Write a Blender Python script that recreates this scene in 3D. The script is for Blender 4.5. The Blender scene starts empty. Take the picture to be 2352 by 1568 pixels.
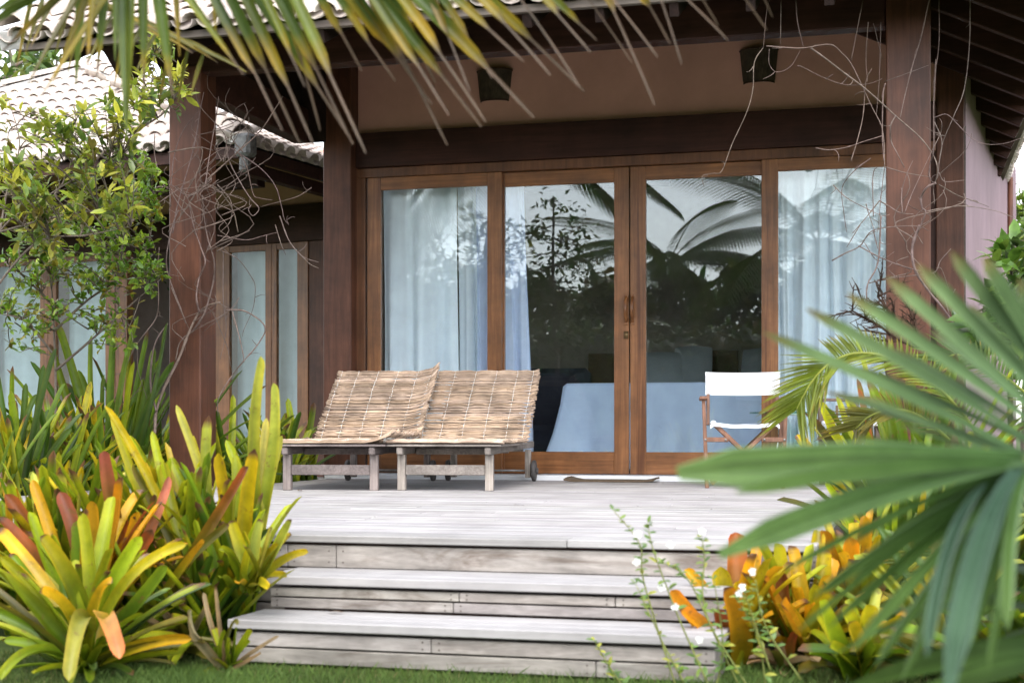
import bpy, math, random
from mathutils import Vector, Matrix
R = math.radians
scene = bpy.context.scene
COL = scene.collection

# ------------------------------------------------------------------ camera, sky, sun, exposure
TH = R(15.0)                       # the camera looks 15 degrees left of the house's depth axis
S_, C_ = math.sin(TH), math.cos(TH)
F, CX, HY, CAMZ = 3352.0, 1176.0, 985.0, 0.843
cd = bpy.data.cameras.new("camera")
cam = bpy.data.objects.new("camera", cd)
COL.objects.link(cam)
cam.location = (0, 0, CAMZ)
cam.rotation_euler = (R(90), 0, TH)
cd.sensor_width = 36.0
cd.lens = F / 2352 * 36
cd.shift_y = (HY - 784) / 2352
cd.clip_start = 0.05
cd.clip_end = 2000
cd.dof.use_dof = True
cd.dof.focus_distance = 10.3
cd.dof.aperture_fstop = 3.8
scene.camera = cam

SUN_EL, SUN_AZ = R(50), R(165)     # azimuth measured from +Y (into the house) clockwise towards +X
world = bpy.data.worlds.new("World")
scene.world = world
world.use_nodes = True
wn, wl = world.node_tree.nodes, world.node_tree.links
sky = wn.new("ShaderNodeTexSky")
sky.sky_type = 'NISHITA'
sky.sun_disc = False
sky.sun_elevation = SUN_EL
sky.sun_rotation = SUN_AZ
sky.air_density = 1.0
sky.dust_density = 1.0
hs = wn.new("ShaderNodeHueSaturation")
hs.inputs['Saturation'].default_value = 0.30
hs.inputs['Value'].default_value = 1.0
wl.new(sky.outputs[0], hs.inputs['Color'])
wl.new(hs.outputs[0], wn['Background'].inputs[0])
wn['Background'].inputs[1].default_value = 0.15
sd = bpy.data.lights.new("sun", 'SUN')
sd.energy = 0.7
sd.angle = R(40)
sd.color = (1.0, 0.95, 0.88)
sun = bpy.data.objects.new("sun", sd)
COL.objects.link(sun)
d_ = Vector((math.sin(SUN_AZ) * math.cos(SUN_EL), math.cos(SUN_AZ) * math.cos(SUN_EL), math.sin(SUN_EL)))
sun.rotation_euler = d_.to_track_quat('Z', 'Y').to_euler()
sun.location = d_ * 30
scene.view_settings.view_transform = 'Standard'
scene.view_settings.look = 'None'
scene.view_settings.exposure = 2.28
scene.view_settings.gamma = 1.0
scene.cycles.use_denoising = True
scene.cycles.max_bounces = 8
scene.cycles.transparent_max_bounces = 16
scene.cycles.sample_clamp_indirect = 6.0

# ------------------------------------------------------------------ picture <-> place
def ab(px, py):
    return (px - CX) / F, (HY - py) / F
def atD(px, py, t):                # point at distance t along the view axis
    a, b = ab(px, py)
    return Vector((t * (-S_ + a * C_), t * (C_ + a * S_), CAMZ + b * t))
def atY(px, py, Y):
    a, b = ab(px, py)
    return atD(px, py, Y / (C_ + a * S_))
def atZ(px, py, z):
    a, b = ab(px, py)
    return atD(px, py, (z - CAMZ) / b)
def gnd(px, t):                    # ground point under the picture column px at distance t
    a = (px - CX) / F
    return Vector((t * (-S_ + a * C_), t * (C_ + a * S_), 0))
VIEW = Vector((-S_, C_, 0))

# ------------------------------------------------------------------ helpers
SPLIT = {'beam','crossbar','eave_fascia','side_board','leg','headboard_panel','door_frame','wall_edge','prop','brace','side_rail','bolt','rim','hip_mortar','room_wall'}
class MB:
    def __init__(s):
        s.v, s.f, s.c, s.m, s.sm = [], [], [], [], []
        s.col = (1, 1, 1, 1)
        s.mi = 0
        s.smooth = False
    def add(s, vs, fs, cols=None):
        b = len(s.v)
        s.v += [Vector(p) for p in vs]
        s.c += cols if cols else [s.col] * len(vs)
        for f in fs:
            s.f.append([b + i for i in f])
            s.m.append(s.mi)
            s.sm.append(s.smooth)
    def box(s, lo, hi, M=None):
        x0, y0, z0 = lo; x1, y1, z1 = hi
        vs = [Vector(p) for p in [(x0,y0,z0),(x1,y0,z0),(x1,y1,z0),(x0,y1,z0),(x0,y0,z1),(x1,y0,z1),(x1,y1,z1),(x0,y1,z1)]]
        if M: vs = [M @ p for p in vs]
        s.add(vs, [(0,3,2,1),(4,5,6,7),(0,1,5,4),(1,2,6,5),(2,3,7,6),(3,0,4,7)])
    def bbox(s, lo, hi, b=0.006, M=None):      # box with chamfered edges
        x0, y0, z0 = lo; x1, y1, z1 = hi
        b = min(b, (x1-x0)*.45, (y1-y0)*.45, (z1-z0)*.45)
        X, Y, Z = (x0, x1), (y0, y1), (z0, z1)
        idx, vs = {}, []
        for i in (0,1):
            for j in (0,1):
                for k in (0,1):
                    sx, sy, sz = 1-2*i, 1-2*j, 1-2*k
                    p = (X[i], Y[j], Z[k])
                    for ax, q in (('x',(0,sy*b,sz*b)),('y',(sx*b,0,sz*b)),('z',(sx*b,sy*b,0))):
                        idx[(i,j,k,ax)] = len(vs)
                        vs.append(Vector((p[0]+q[0], p[1]+q[1], p[2]+q[2])))
        I = lambda i,j,k,a: idx[(i,j,k,a)]
        fs = []
        for t in (0,1):
            q = [(0,0),(0,1),(1,1),(1,0)]
            for ax in 'xyz':
                if ax == 'x': l = [I(t,a,b_,ax) for a,b_ in q]
                elif ax == 'y': l = [I(a,t,b_,ax) for a,b_ in q]
                else: l = [I(a,b_,t,ax) for a,b_ in q]
                fs.append(l)
        for i in (0,1):
            for j in (0,1):
                fs.append([I(i,j,0,'x'),I(i,j,1,'x'),I(i,j,1,'y'),I(i,j,0,'y')])
                fs.append([I(i,0,j,'x'),I(i,1,j,'x'),I(i,1,j,'z'),I(i,0,j,'z')])
                fs.append([I(0,i,j,'y'),I(1,i,j,'y'),I(1,i,j,'z'),I(0,i,j,'z')])
        for i in (0,1):
            for j in (0,1):
                for k in (0,1):
                    fs.append([I(i,j,k,a) for a in 'xyz'])
        if M: vs = [M @ p for p in vs]
        s.add(vs, fs)
    def bar(s, p0, p1, w, h, up=(0,0,1), b=0.004):      # chamfered bar from p0 to p1
        p0, p1 = Vector(p0), Vector(p1)
        T = (p1 - p0); L = T.length; T.normalize()
        U = Vector(up)
        Sd = T.cross(U)
        if Sd.length < 1e-4: Sd = T.cross(Vector((0,1,0)))
        Sd.normalize(); N = Sd.cross(T).normalized()
        M = Matrix(((Sd.x,T.x,N.x,p0.x),(Sd.y,T.y,N.y,p0.y),(Sd.z,T.z,N.z,p0.z),(0,0,0,1)))
        s.bbox((-w/2, 0, -h/2), (w/2, L, h/2), b, M)
    def tube(s, pts, r, n=5, cap=True, cols=None):
        pts = [Vector(p) for p in pts]
        N = len(pts)
        rr = r if isinstance(r, (list, tuple)) else [r]*N
        vs, fs, cc = [], [], []
        ref = None
        for i, p in enumerate(pts):
            T = (pts[min(i+1,N-1)] - pts[max(i-1,0)])
            if T.length < 1e-9: T = Vector((0,0,1))
            T.normalize()
            if ref is None:
                ref = T.orthogonal().normalized()
            A = (ref - T * ref.dot(T))
            if A.length < 1e-4: A = T.orthogonal()
            A.normalize(); ref = A
            B = T.cross(A)
            for k in range(n):
                an = 2*math.pi*k/n
                vs.append(p + (A*math.cos(an) + B*math.sin(an))*rr[i])
                cc.append(cols[i] if cols else s.col)
        for i in range(N-1):
            for k in range(n):
                fs.append((i*n+k, i*n+(k+1)%n, (i+1)*n+(k+1)%n, (i+1)*n+k))
        if cap:
            fs.append(tuple(range(n-1,-1,-1))); fs.append(tuple((N-1)*n+k for k in range(n)))
        s.add(vs, fs, cc)
    def disc(s, c, ax, r, h, n=20, b=0.0):            # a short cylinder about axis ax
        c = Vector(c); ax = Vector(ax).normalized()
        pts = [c-ax*h/2, c+ax*h/2]
        if b: 
            s.tube([c-ax*h/2, c-ax*(h/2-b), c+ax*(h/2-b), c+ax*h/2], [r-b, r, r, r-b], n)
        else: s.tube(pts, r, n)
    def build(s, name, mats, parent=None, org=None):
        if name in SPLIT and parent is not None:       # every loose piece an object of its own
            root = list(range(len(s.v)))
            def find(i):
                while root[i] != i:
                    root[i] = root[root[i]]; i = root[i]
                return i
            for f in s.f:
                a = find(f[0])
                for j in f[1:]: root[find(j)] = a
            comp = {}
            for k, f in enumerate(s.f): comp.setdefault(find(f[0]), []).append(k)
            if len(comp) > 1:
                out = None
                for ks in comp.values():
                    q = MB(); mp = {}
                    for k in ks:
                        for i in s.f[k]:
                            if i not in mp: mp[i] = len(q.v); q.v.append(s.v[i]); q.c.append(s.c[i])
                        q.f.append([mp[i] for i in s.f[k]]); q.m.append(s.m[k]); q.sm.append(s.sm[k])
                    out = q._build(name, mats, parent, org)
                return out
        return s._build(name, mats, parent, org)
    def _build(s, name, mats, parent=None, org=None):
        me = bpy.data.meshes.new(name)
        o_ = Vector(org) if org is not None else (Vector(parent.get('_org')) if parent is not None and parent.get('_org') is not None else Vector((0,0,0)))
        me.from_pydata([tuple(p - o_) for p in s.v], [], s.f)
        if not isinstance(mats, (list, tuple)): mats = [mats]
        for m in mats: me.materials.append(m)
        me.polygons.foreach_set('material_index', s.m)
        me.polygons.foreach_set('use_smooth', s.sm)
        at = me.color_attributes.new('Col', 'FLOAT_COLOR', 'POINT')
        flat = []
        for c in s.c: flat += [c[0], c[1], c[2], 1.0]
        at.data.foreach_set('color', flat)
        me.update()
        o = bpy.data.objects.new(name, me)
        COL.objects.link(o)
        if parent is not None:
            o.parent = parent
            if parent.get('_org') is not None: o['_org'] = list(parent['_org'])
        else:
            o.location = o_
        return o
def thing(name, label, cat, loc=(0,0,0), rz=0.0, group=None, world_coords=True):
    o = bpy.data.objects.new(name, None)
    COL.objects.link(o)
    o.empty_display_size = 0.1
    o.location = loc; o.rotation_euler = (0,0,rz)
    o['label'] = label; o['category'] = cat
    if group: o['group'] = group
    o['_org'] = list(loc) if world_coords else [0.0,0.0,0.0]
    return o
def tag(o, label, cat, group=None, kind=None):
    o['label'] = label; o['category'] = cat
    if group: o['group'] = group
    if kind: o['kind'] = kind
    return o
def copy_tree(o, parent=None):
    c = o.copy(); COL.objects.link(c); c.parent = parent
    for ch in list(o.children): copy_tree(ch, c)
    return c
def lerp(a, b, t): return a + (b - a) * t
def mixc(a, b, t): return tuple(a[i] + (b[i] - a[i]) * t for i in range(3))
def smoothpath(pts, n=6):          # Catmull-Rom
    pts = [Vector(p) for p in pts]
    if len(pts) < 3: 
        return [pts[0].lerp(pts[1], i/ n) for i in range(n+1)]
    P = [pts[0]*2-pts[1]] + pts + [pts[-1]*2-pts[-2]]
    out = []
    for i in range(1, len(P)-2):
        p0,p1,p2,p3 = P[i-1],P[i],P[i+1],P[i+2]
        for k in range(n):
            t = k/n
            out.append(0.5*((2*p1)+(p2-p0)*t+(2*p0-5*p1+4*p2-p3)*t*t+(3*p1-p0-3*p2+p3)*t**3))
    out.append(pts[-1])
    return out

# ------------------------------------------------------------------ materials
def newmat(name):
    m = bpy.data.materials.new(name); m.use_nodes = True
    nt = m.node_tree
    return m, nt, nt.nodes, nt.links, nt.nodes['Principled BSDF']
def ramp(ns, stops):
    r = ns.new("ShaderNodeValToRGB")
    el = r.color_ramp.elements
    while len(el) < len(stops): el.new(0.5)
    for e, (p, c) in zip(el, stops):
        e.position = p; e.color = (*c, 1)
    return r
def noise(ns, ls, vec, scale, detail=6, rough=0.6, dist=0.0):
    n = ns.new("ShaderNodeTexNoise")
    n.inputs['Scale'].default_value = scale; n.inputs['Detail'].default_value = detail
    n.inputs['Roughness'].default_value = rough; n.inputs['Distortion'].default_value = dist
    if vec is not None: ls.new(vec, n.inputs['Vector'])
    return n
def mixrgb(ns, ls, a, b, fac, mode='MIX'):
    m = ns.new("ShaderNodeMix"); m.data_type = 'RGBA'; m.blend_type = mode
    for sock, val in ((m.inputs[6], a), (m.inputs[7], b), (m.inputs[0], fac)):
        if hasattr(val, 'is_output'): ls.new(val, sock)
        elif isinstance(val, tuple): sock.default_value = (*val, 1)
        else: sock.default_value = val
    return m.outputs[2]
def mat_wood(name, c1, c2, axis='x', rough=0.6, scale=1.0, bump=0.15, spots=None, stretch=0.06, attr=False, spec=0.4, patch=1.0):
    m, nt, ns, ls, bs = newmat(name)
    tc = ns.new("ShaderNodeTexCoord"); mp = ns.new("ShaderNodeMapping")
    sc = {'x': (stretch,1,1), 'y': (1,stretch,1), 'z': (1,1,stretch)}[axis]
    mp.inputs['Scale'].default_value = sc
    ls.new(tc.outputs['Object'], mp.inputs['Vector'])
    n1 = noise(ns, ls, mp.outputs[0], 28*scale, 8, 0.65, 0.4)
    n2 = noise(ns, ls, tc.outputs['Object'], 2.3*scale, 4, 0.6)
    r1 = ramp(ns, [(0.32, c1), (0.68, c2)])
    ls.new(n1.outputs['Fac'], r1.inputs[0])
    pl, ph = 1-.53*patch, 1+.2*patch
    r2 = ramp(ns, [(0.28, (pl,pl*.98,pl*.96)), (0.72, (ph,ph*.985,ph*.965))])
    ls.new(n2.outputs['Fac'], r2.inputs[0])
    col = mixrgb(ns, ls, r1.outputs[0], r2.outputs[0], 1.0, 'MULTIPLY')
    if spots:
        n3 = noise(ns, ls, mp.outputs[0], 7*scale, 5, 0.7, 1.0)
        r3 = ramp(ns, [(0.53, (0,0,0)), (0.66, (1,1,1))]); ls.new(n3.outputs['Fac'], r3.inputs[0])
        mm = ns.new("ShaderNodeMath"); mm.operation = 'MULTIPLY'; mm.inputs[1].default_value = 0.7
        ls.new(r3.outputs[0], mm.inputs[0])
        col = mixrgb(ns, ls, col, spots, mm.outputs[0])
    if attr:
        at = ns.new("ShaderNodeAttribute"); at.attribute_name = 'Col'
        col = mixrgb(ns, ls, col, at.outputs['Color'], 1.0, 'MULTIPLY')
    ls.new(col, bs.inputs['Base Color'])
    bs.inputs['Roughness'].default_value = rough
    bs.inputs['Specular IOR Level'].default_value = spec
    bp = ns.new("ShaderNodeBump"); bp.inputs['Strength'].default_value = bump; bp.inputs['Distance'].default_value = 0.01
    ls.new(n1.outputs['Fac'], bp.inputs['Height']); ls.new(bp.outputs[0], bs.inputs['Normal'])
    return m
def mat_plain(name, c, rough=0.6, var=0.12, scale=6.0, bump=0.05, spec=0.4, metallic=0.0, c2=None, attr=False):
    m, nt, ns, ls, bs = newmat(name)
    tc = ns.new("ShaderNodeTexCoord")
    n = noise(ns, ls, tc.outputs['Object'], scale, 8, 0.65)
    lo = tuple(max(0, x*(1-var*1.6)) for x in c); hi = tuple(x*(1+var) for x in c)
    if c2: hi = c2; lo = c
    r = ramp(ns, [(0.3, lo), (0.7, hi)]); ls.new(n.outputs['Fac'], r.inputs[0])
    col = r.outputs[0]
    if attr:
        at = ns.new("ShaderNodeAttribute"); at.attribute_name = 'Col'
        col = mixrgb(ns, ls, col, at.outputs['Color'], 1.0, 'MULTIPLY')
    ls.new(col, bs.inputs['Base Color'])
    bs.inputs['Roughness'].default_value = rough
    bs.inputs['Specular IOR Level'].default_value = spec
    bs.inputs['Metallic'].default_value = metallic
    if bump:
        nb = noise(ns, ls, tc.outputs['Object'], scale*14, 5, 0.6)
        bp = ns.new("ShaderNodeBump"); bp.inputs['Strength'].default_value = bump; bp.inputs['Distance'].default_value = 0.01
        ls.new(nb.outputs['Fac'], bp.inputs['Height']); ls.new(bp.outputs[0], bs.inputs['Normal'])
    return m
def mat_leaf(name, rough=0.42, trans=0.3, blotch=None, spec=0.45, scale=14, lo=.66, hi=.74):
    m, nt, ns, ls, bs = newmat(name)
    at = ns.new("ShaderNodeAttribute"); at.attribute_name = 'Col'
    tc = ns.new("ShaderNodeTexCoord")
    n = noise(ns, ls, tc.outputs['Object'], scale, 6, 0.65)
    r = ramp(ns, [(0.3, (0.58,0.62,0.58)), (0.7, (1.25,1.2,1.15))]); ls.new(n.outputs['Fac'], r.inputs[0])
    col = mixrgb(ns, ls, at.outputs['Color'], r.outputs[0], 1.0, 'MULTIPLY')
    if blotch:
        n3 = noise(ns, ls, tc.outputs['Object'], scale*3.2, 5, 0.65)
        r3 = ramp(ns, [(lo, (0,0,0)), (hi, (0.75,0.75,0.75))]); ls.new(n3.outputs['Fac'], r3.inputs[0])
        col = mixrgb(ns, ls, col, blotch, r3.outputs[0])
    ls.new(col, bs.inputs['Base Color'])
    bs.inputs['Roughness'].default_value = rough
    bs.inputs['Specular IOR Level'].default_value = spec
    tr = ns.new("ShaderNodeBsdfTranslucent")
    ls.new(col, tr.inputs['Color'])
    mx = ns.new("ShaderNodeMixShader"); mx.inputs[0].default_value = trans
    ls.new(bs.outputs[0], mx.inputs[1]); ls.new(tr.outputs[0], mx.inputs[2])
    ls.new(mx.outputs[0], ns['Material Output'].inputs[0])
    return m
def mat_glass(name, ior, tint):
    m, nt, ns, ls, bs = newmat(name)
    ns.remove(bs)
    t = ns.new("ShaderNodeBsdfTransparent"); t.inputs[0].default_value = (*tint, 1)
    g = ns.new("ShaderNodeBsdfGlossy"); g.inputs['Roughness'].default_value = 0.0
    g.inputs[0].default_value = (0.95, 1.0, 1.0, 1)
    lw = ns.new("ShaderNodeLayerWeight"); lw.inputs['Blend'].default_value = 0.5
    f0 = ((ior-1)/(ior+1))**2
    pw = ns.new("ShaderNodeMath"); pw.operation = 'POWER'; pw.inputs[1].default_value = 5.0
    ls.new(lw.outputs['Facing'], pw.inputs[0])
    fr = ns.new("ShaderNodeMath"); fr.operation = 'MULTIPLY_ADD'; fr.inputs[1].default_value = 1-f0; fr.inputs[2].default_value = f0
    ls.new(pw.outputs[0], fr.inputs[0])
    tc = ns.new("ShaderNodeTexCoord")
    n = noise(ns, ls, tc.outputs['Object'], 1.1, 2, 0.5)
    bp = ns.new("ShaderNodeBump"); bp.inputs['Strength'].default_value = 0.012; bp.inputs['Distance'].default_value = 0.05
    ls.new(n.outputs['Fac'], bp.inputs['Height']); ls.new(bp.outputs[0], g.inputs['Normal'])
    mx = ns.new("ShaderNodeMixShader")
    ls.new(fr.outputs[0], mx.inputs[0]); ls.new(t.outputs[0], mx.inputs[1]); ls.new(g.outputs[0], mx.inputs[2])
    ls.new(mx.outputs[0], ns['Material Output'].inputs[0])
    return m
def mat_cloth(name, c, trans=0.25, weave=400):
    m, nt, ns, ls, bs = newmat(name)
    tc = ns.new("ShaderNodeTexCoord")
    n = noise(ns, ls, tc.outputs['Object'], 5, 5, 0.6)
    r = ramp(ns, [(0.3, tuple(x*.9 for x in c)), (0.7, tuple(min(1,x*1.06) for x in c))]); ls.new(n.outputs['Fac'], r.inputs[0])
    ls.new(r.outputs[0], bs.inputs['Base Color'])
    bs.inputs['Roughness'].default_value = 0.85; bs.inputs['Specular IOR Level'].default_value = 0.15
    tr = ns.new("ShaderNodeBsdfTranslucent"); ls.new(r.outputs[0], tr.inputs['Color'])
    mx = ns.new("ShaderNodeMixShader"); mx.inputs[0].default_value = trans
    ls.new(bs.outputs[0], mx.inputs[1]); ls.new(tr.outputs[0], mx.inputs[2])
    ls.new(mx.outputs[0], ns['Material Output'].inputs[0])
    return m

M = {}
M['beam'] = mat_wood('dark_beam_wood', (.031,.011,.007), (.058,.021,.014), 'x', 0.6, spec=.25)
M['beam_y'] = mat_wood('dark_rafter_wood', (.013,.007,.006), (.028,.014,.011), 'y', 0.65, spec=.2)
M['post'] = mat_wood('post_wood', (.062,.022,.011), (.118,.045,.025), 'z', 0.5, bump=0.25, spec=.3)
M['door_v'] = mat_wood('door_wood_upright', (.15,.058,.018), (.29,.122,.044), 'z', 0.38, 1.2, spots=(.07,.02,.006), stretch=0.045)
M['door_h'] = mat_wood('door_wood_level', (.15,.058,.018), (.29,.122,.044), 'x', 0.38, 1.2, spots=(.07,.02,.006), stretch=0.045)
M['frame_h'] = mat_wood('frame_wood_level', (.09,.035,.014), (.17,.07,.03), 'x', 0.45)
M['frame_v'] = mat_wood('frame_wood_upright', (.09,.035,.014), (.17,.07,.03), 'z', 0.45)
M['fascia'] = mat_wood('grey_fascia_wood', (.085,.065,.055), (.15,.125,.105), 'x', 0.75)
M['pink'] = mat_plain('pink_plaster', (.62,.33,.262), 0.8, 0.10, 1.3, 0.03, 0.2)
M['skylit'] = mat_plain('skylit_pink_plaster', (.25,.165,.185), 0.8, 0.12, 1.3, 0.03, 0.2)  # pink wall with the tint of the sky light put into its colour
M['deck'] = mat_wood('weathered_deck_wood', (.275,.264,.266), (.395,.383,.387), 'x', 0.62, 1.4, 0.2, patch=.5, attr=True, stretch=0.03)
M['riser'] = mat_wood('weathered_riser_wood', (.205,.188,.178), (.395,.370,.353), 'x', 0.7, 1.2, 0.25, spots=(.085,.058,.042), attr=True, stretch=0.16)
M['teak'] = mat_wood('silvered_teak', (.20,.175,.165), (.36,.33,.31), 'z', 0.75, 2, 0.3, spots=(.12,.10,.09), attr=True)
M['teak_y'] = mat_wood('silvered_teak_long', (.15,.13,.125), (.27,.245,.235), 'y', 0.75, 2, 0.3, attr=True)
M['wheel'] = mat_plain('dark_wheel_wood', (.09,.082,.08), 0.7, 0.3, 20, 0.1)
M['steel'] = mat_plain('grey_steel', (.30,.29,.28), 0.4, 0.2, 12, 0.02, 0.5, 0.8)
M['straw'] = mat_wood('reed_straw', (.38,.262,.182), (.59,.45,.345), 'x', 0.62, 2.2, 0.15, attr=True, stretch=0.05)
M['cord'] = mat_plain('white_cord', (.80,.80,.78), 0.8, 0.05)
M['tile'] = mat_plain('whitewashed_clay', (.36,.30,.265), 0.85, 0.1, 5, 0.1, 0.2, c2=(.60,.54,.50), attr=True)
M['mortar'] = mat_plain('stained_mortar', (.20,.20,.20), 0.9, 0.1, 7, 0.15, 0.2, c2=(.62,.58,.55))
M['concrete'] = mat_plain('grey_concrete', (.08,.08,.08), 0.9, 0.1, 14, 0.2, 0.2, c2=(.24,.235,.23))
M['glass'] = mat_glass('door_glass', 1.58, (.97,.985,.985))
M['glass_dull'] = mat_glass('window_glass', 1.30, (.95,.97,.97))
M['tabletop'] = mat_glass('table_glass', 1.5, (.55,.75,.68))
M['curtain'] = mat_cloth('pale_curtain_cloth', (.78,.87,.96), 0.12)
M['curtain_shaded'] = mat_cloth('shaded_curtain_cloth', (.46,.56,.60), 0.15)  # pale cloth darkened in colour to stand for the bungalow veranda's shade
M['curtain_blue'] = mat_cloth('blue_curtain_cloth', (.58,.68,.88), 0.12)
M['bedcloth'] = mat_cloth('pale_blue_bedspread', (.60,.75,1.0), 0.05)
M['canvas'] = mat_cloth('white_canvas', (.84,.85,.87), 0.2)
M['pillow'] = mat_cloth('grey_pillow_cloth', (.30,.34,.35), 0.1)
M['navy'] = mat_plain('navy_upholstery', (.022,.028,.045), 0.85)
M['brownpanel'] = mat_plain('brown_headboard_panel', (.075,.045,.018), 0.7)
M['room'] = mat_plain('room_plaster', (.30,.27,.24), 0.9)
M['chairwood'] = mat_wood('red_brown_chair_wood', (.16,.075,.045), (.28,.145,.095), 'z', 0.55, 2)
M['chairwood2'] = mat_wood('grey_brown_chair_wood', (.13,.085,.065), (.22,.15,.12), 'z', 0.65, 2)
M['whitepaint'] = mat_plain('white_paint', (.78,.79,.80), 0.4, 0.03, 8, 0.0)
M['marble'] = mat_plain('white_stone', (.74,.75,.77), 0.4, 0.04, 4, 0.0)
M['coir'] = mat_plain('brown_coir', (.12,.085,.055), 0.95, 0.25, 60, 0.5)
M['wicker'] = mat_wood('dark_wicker', (.035,.024,.014), (.085,.060,.036), 'z', 0.8, 6, 0.5)
M['brass'] = mat_plain('old_brass', (.20,.13,.06), 0.4, 0.2, 20, 0.0, 0.5, 0.7)
M['grass'] = mat_leaf('grass_blade', 0.6, 0.3, None, 0.25, 3)
M['soil'] = mat_plain('lawn_soil', (.030,.055,.014), 0.95, 0.1, 12, 0.4, 0.1, c2=(.065,.085,.025))
M['brom'] = mat_leaf('bromeliad_leaf', 0.42, 0.28, (.15,.085,.025), 0.4, 9, .60, .69)
M['palm'] = mat_leaf('palm_leaf', 0.45, 0.42, None, 0.45, 6)
M['shrub'] = mat_leaf('shrub_leaf', 0.35, 0.35, None, 0.5, 20)
M['flower'] = mat_leaf('white_petal', 0.6, 0.3, None, 0.2, 6)
M['vine'] = mat_plain('grey_vine_bark', (.085,.062,.052), 0.85, 0.1, 30, 0.3, 0.2, c2=(.21,.165,.145), attr=True)
M['twig'] = mat_plain('brown_twig_bark', (.05,.028,.018), 0.85, 0.3, 30, 0.2, 0.2)
M['bark'] = mat_plain('grey_brown_bark', (.09,.07,.055), 0.9, 0.1, 14, 0.5, 0.2, c2=(.19,.155,.125))

# ------------------------------------------------------------------ the ground
m = MB()
m.add([(-400,-400,0),(400,-400,0),(400,600,0),(-400,600,0)], [(0,1,2,3)])
g = m.build('ground', M['soil']); g['kind'] = 'structure'

# ------------------------------------------------------------------ deck and steps
DZ = 0.423
DX0, DX1 = -5.38, 0.32
DXB, DYB = -4.72, 10.15
DXR, DYR = -0.30, 9.25
DY0, DY1 = 5.405, 11.62
rnd = random.Random(3)
deck = thing('deck', 'weathered grey wooden veranda deck with three broad steps down to the lawn', 'deck', (-2.2, DY0, 0))
m = MB()
y = DY0
first = True
while y < DY1 - 0.02:
    w = 0.135 if first else 0.098
    x = DX0 if y < DYB else DXB
    xe = DXR if y < DYR else DX1
    while x < xe - 0.05:
        x2 = min(xe, x + rnd.uniform(1.8, 3.6))
        if xe - x2 < 0.6: x2 = xe
        k = rnd.uniform(0.86, 1.06); m.col = (k, k*rnd.uniform(.98,1.01), k*rnd.uniform(.97,1.02))
        dz = rnd.uniform(-.0012, .0012)
        m.bbox((x+.001, y, DZ-.030+dz), (x2-.001, min(y+w, DY1), DZ+dz), 0.004)
        x = x2
    y += w + 0.007
    first = False
m.build('floor_boards', M['deck'], deck)
m = MB(); m.col = (.5,.5,.5)
m.box((DX0+.03, DY0+.06, .02), (DXR-.03, DYR, DZ-.034)); m.box((DX0+.03, DYR, .02), (DX1-.03, DYB, DZ-.034)); m.box((DXB+.03, DYB, .02), (DX1-.03, DY1, DZ-.0345))
m.build('deck_base', M['beam'], deck)
SX0, SX1 = -2.335, -0.575
def planks(mb, x0, x1, yf, z0, z1, th, cuts):
    xs = [x0] + cuts + [x1]
    for a, b in zip(xs, xs[1:]):
        k = rnd.uniform(.82, 1.1); mb.col = (k, k*rnd.uniform(.97,1.0), k*rnd.uniform(.94,1.0))
        mb.bbox((a+.0015, yf, z0), (b-.0015, yf+th, z1), 0.003)
        kc = mb.col; mb.col = (.34,.30,.27)
        for xs_ in (a+.03, b-.03):
            for zs_ in (z0+(z1-z0)*.25, z0+(z1-z0)*.75): mb.disc((xs_, yf-.0004, zs_), (0,1,0), .0033, .003, 8)
        mb.col = kc
# fascia under the deck edge
m = MB()
j0 = atY(768, 1270, DY0).x; j1 = atY(1850, 1270, DY0).x; j2 = atY(656, 1270, DY0).x
planks(m, DX0, DXR, DY0+.018, 0.292, DZ-.042, 0.03, [j2-.9, j2, j0, j1])
planks(m, DX0, SX0-.02, DY0+.018, 0.150, 0.286, 0.03, [j2-1.3]); planks(m, SX1+.02, DXR, DY0+.018, 0.150, 0.286, 0.03, []); planks(m, SX1+.02, DXR, DY0+.018, 0.01, 0.144, 0.03, [])
planks(m, DX0, SX0-.02, DY0+.018, 0.01, 0.144, 0.03, [j2-.5])
m.build('fascia_board', M['riser'], deck)
def step(z, yb, yf, zlow, rows, cuts):
    root = None
    m = MB()
    n = 3
    w = (yb - yf) / n
    for i in range(n):
        k = rnd.uniform(.9,1.05); m.col = (k,k,k)
        m.bbox((SX0, yf+i*w+.002, z-.034), (SX1, yf+(i+1)*w-.003, z), 0.004)
    tr = m.build('step', M['deck'], deck)
    m = MB()
    zz = z - .042
    h = (zz - zlow) / rows
    for i in range(rows):
        planks(m, SX0+.02, SX1-.02, yf+.022+i*.002, zz-h*(i+1)+.006, zz-h*i-(.004 if i==0 else 0), .03, cuts[i])
    m.build('riser_board', M['riser'], tr)
    m = MB(); m.box((SX0+.06, yf+.07, .01), (SX1-.06, yb-.005, zz-.01)); m.build('dark_core', M['beam'], tr)  # dark filler added inside so the gaps between riser boards look shaded
    m = MB(); m.col = (.8,.8,.8)
    m.box((SX0+.022, yf+.056, zlow), (SX0+.05, yb, zz)); m.box((SX1-.05, yf+.056, zlow), (SX1-.022, yb, zz))
    m.build('side_board', M['riser'], tr)
XC = lambda px, Y: atY(px, 1400, Y).x
Y1b, Y1f = DY0+.015, 5.075
Y2b, Y2f = Y1f+.02, 4.775
step(.292, Y1b, Y1f, .164, 2, [[XC(1050,Y1f), XC(1410,Y1f)], [XC(1036,Y1f)]])
step(.164, Y2b, Y2f, .005, 2, [[XC(985,Y2f)], [XC(1365,Y2f)]])

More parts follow.
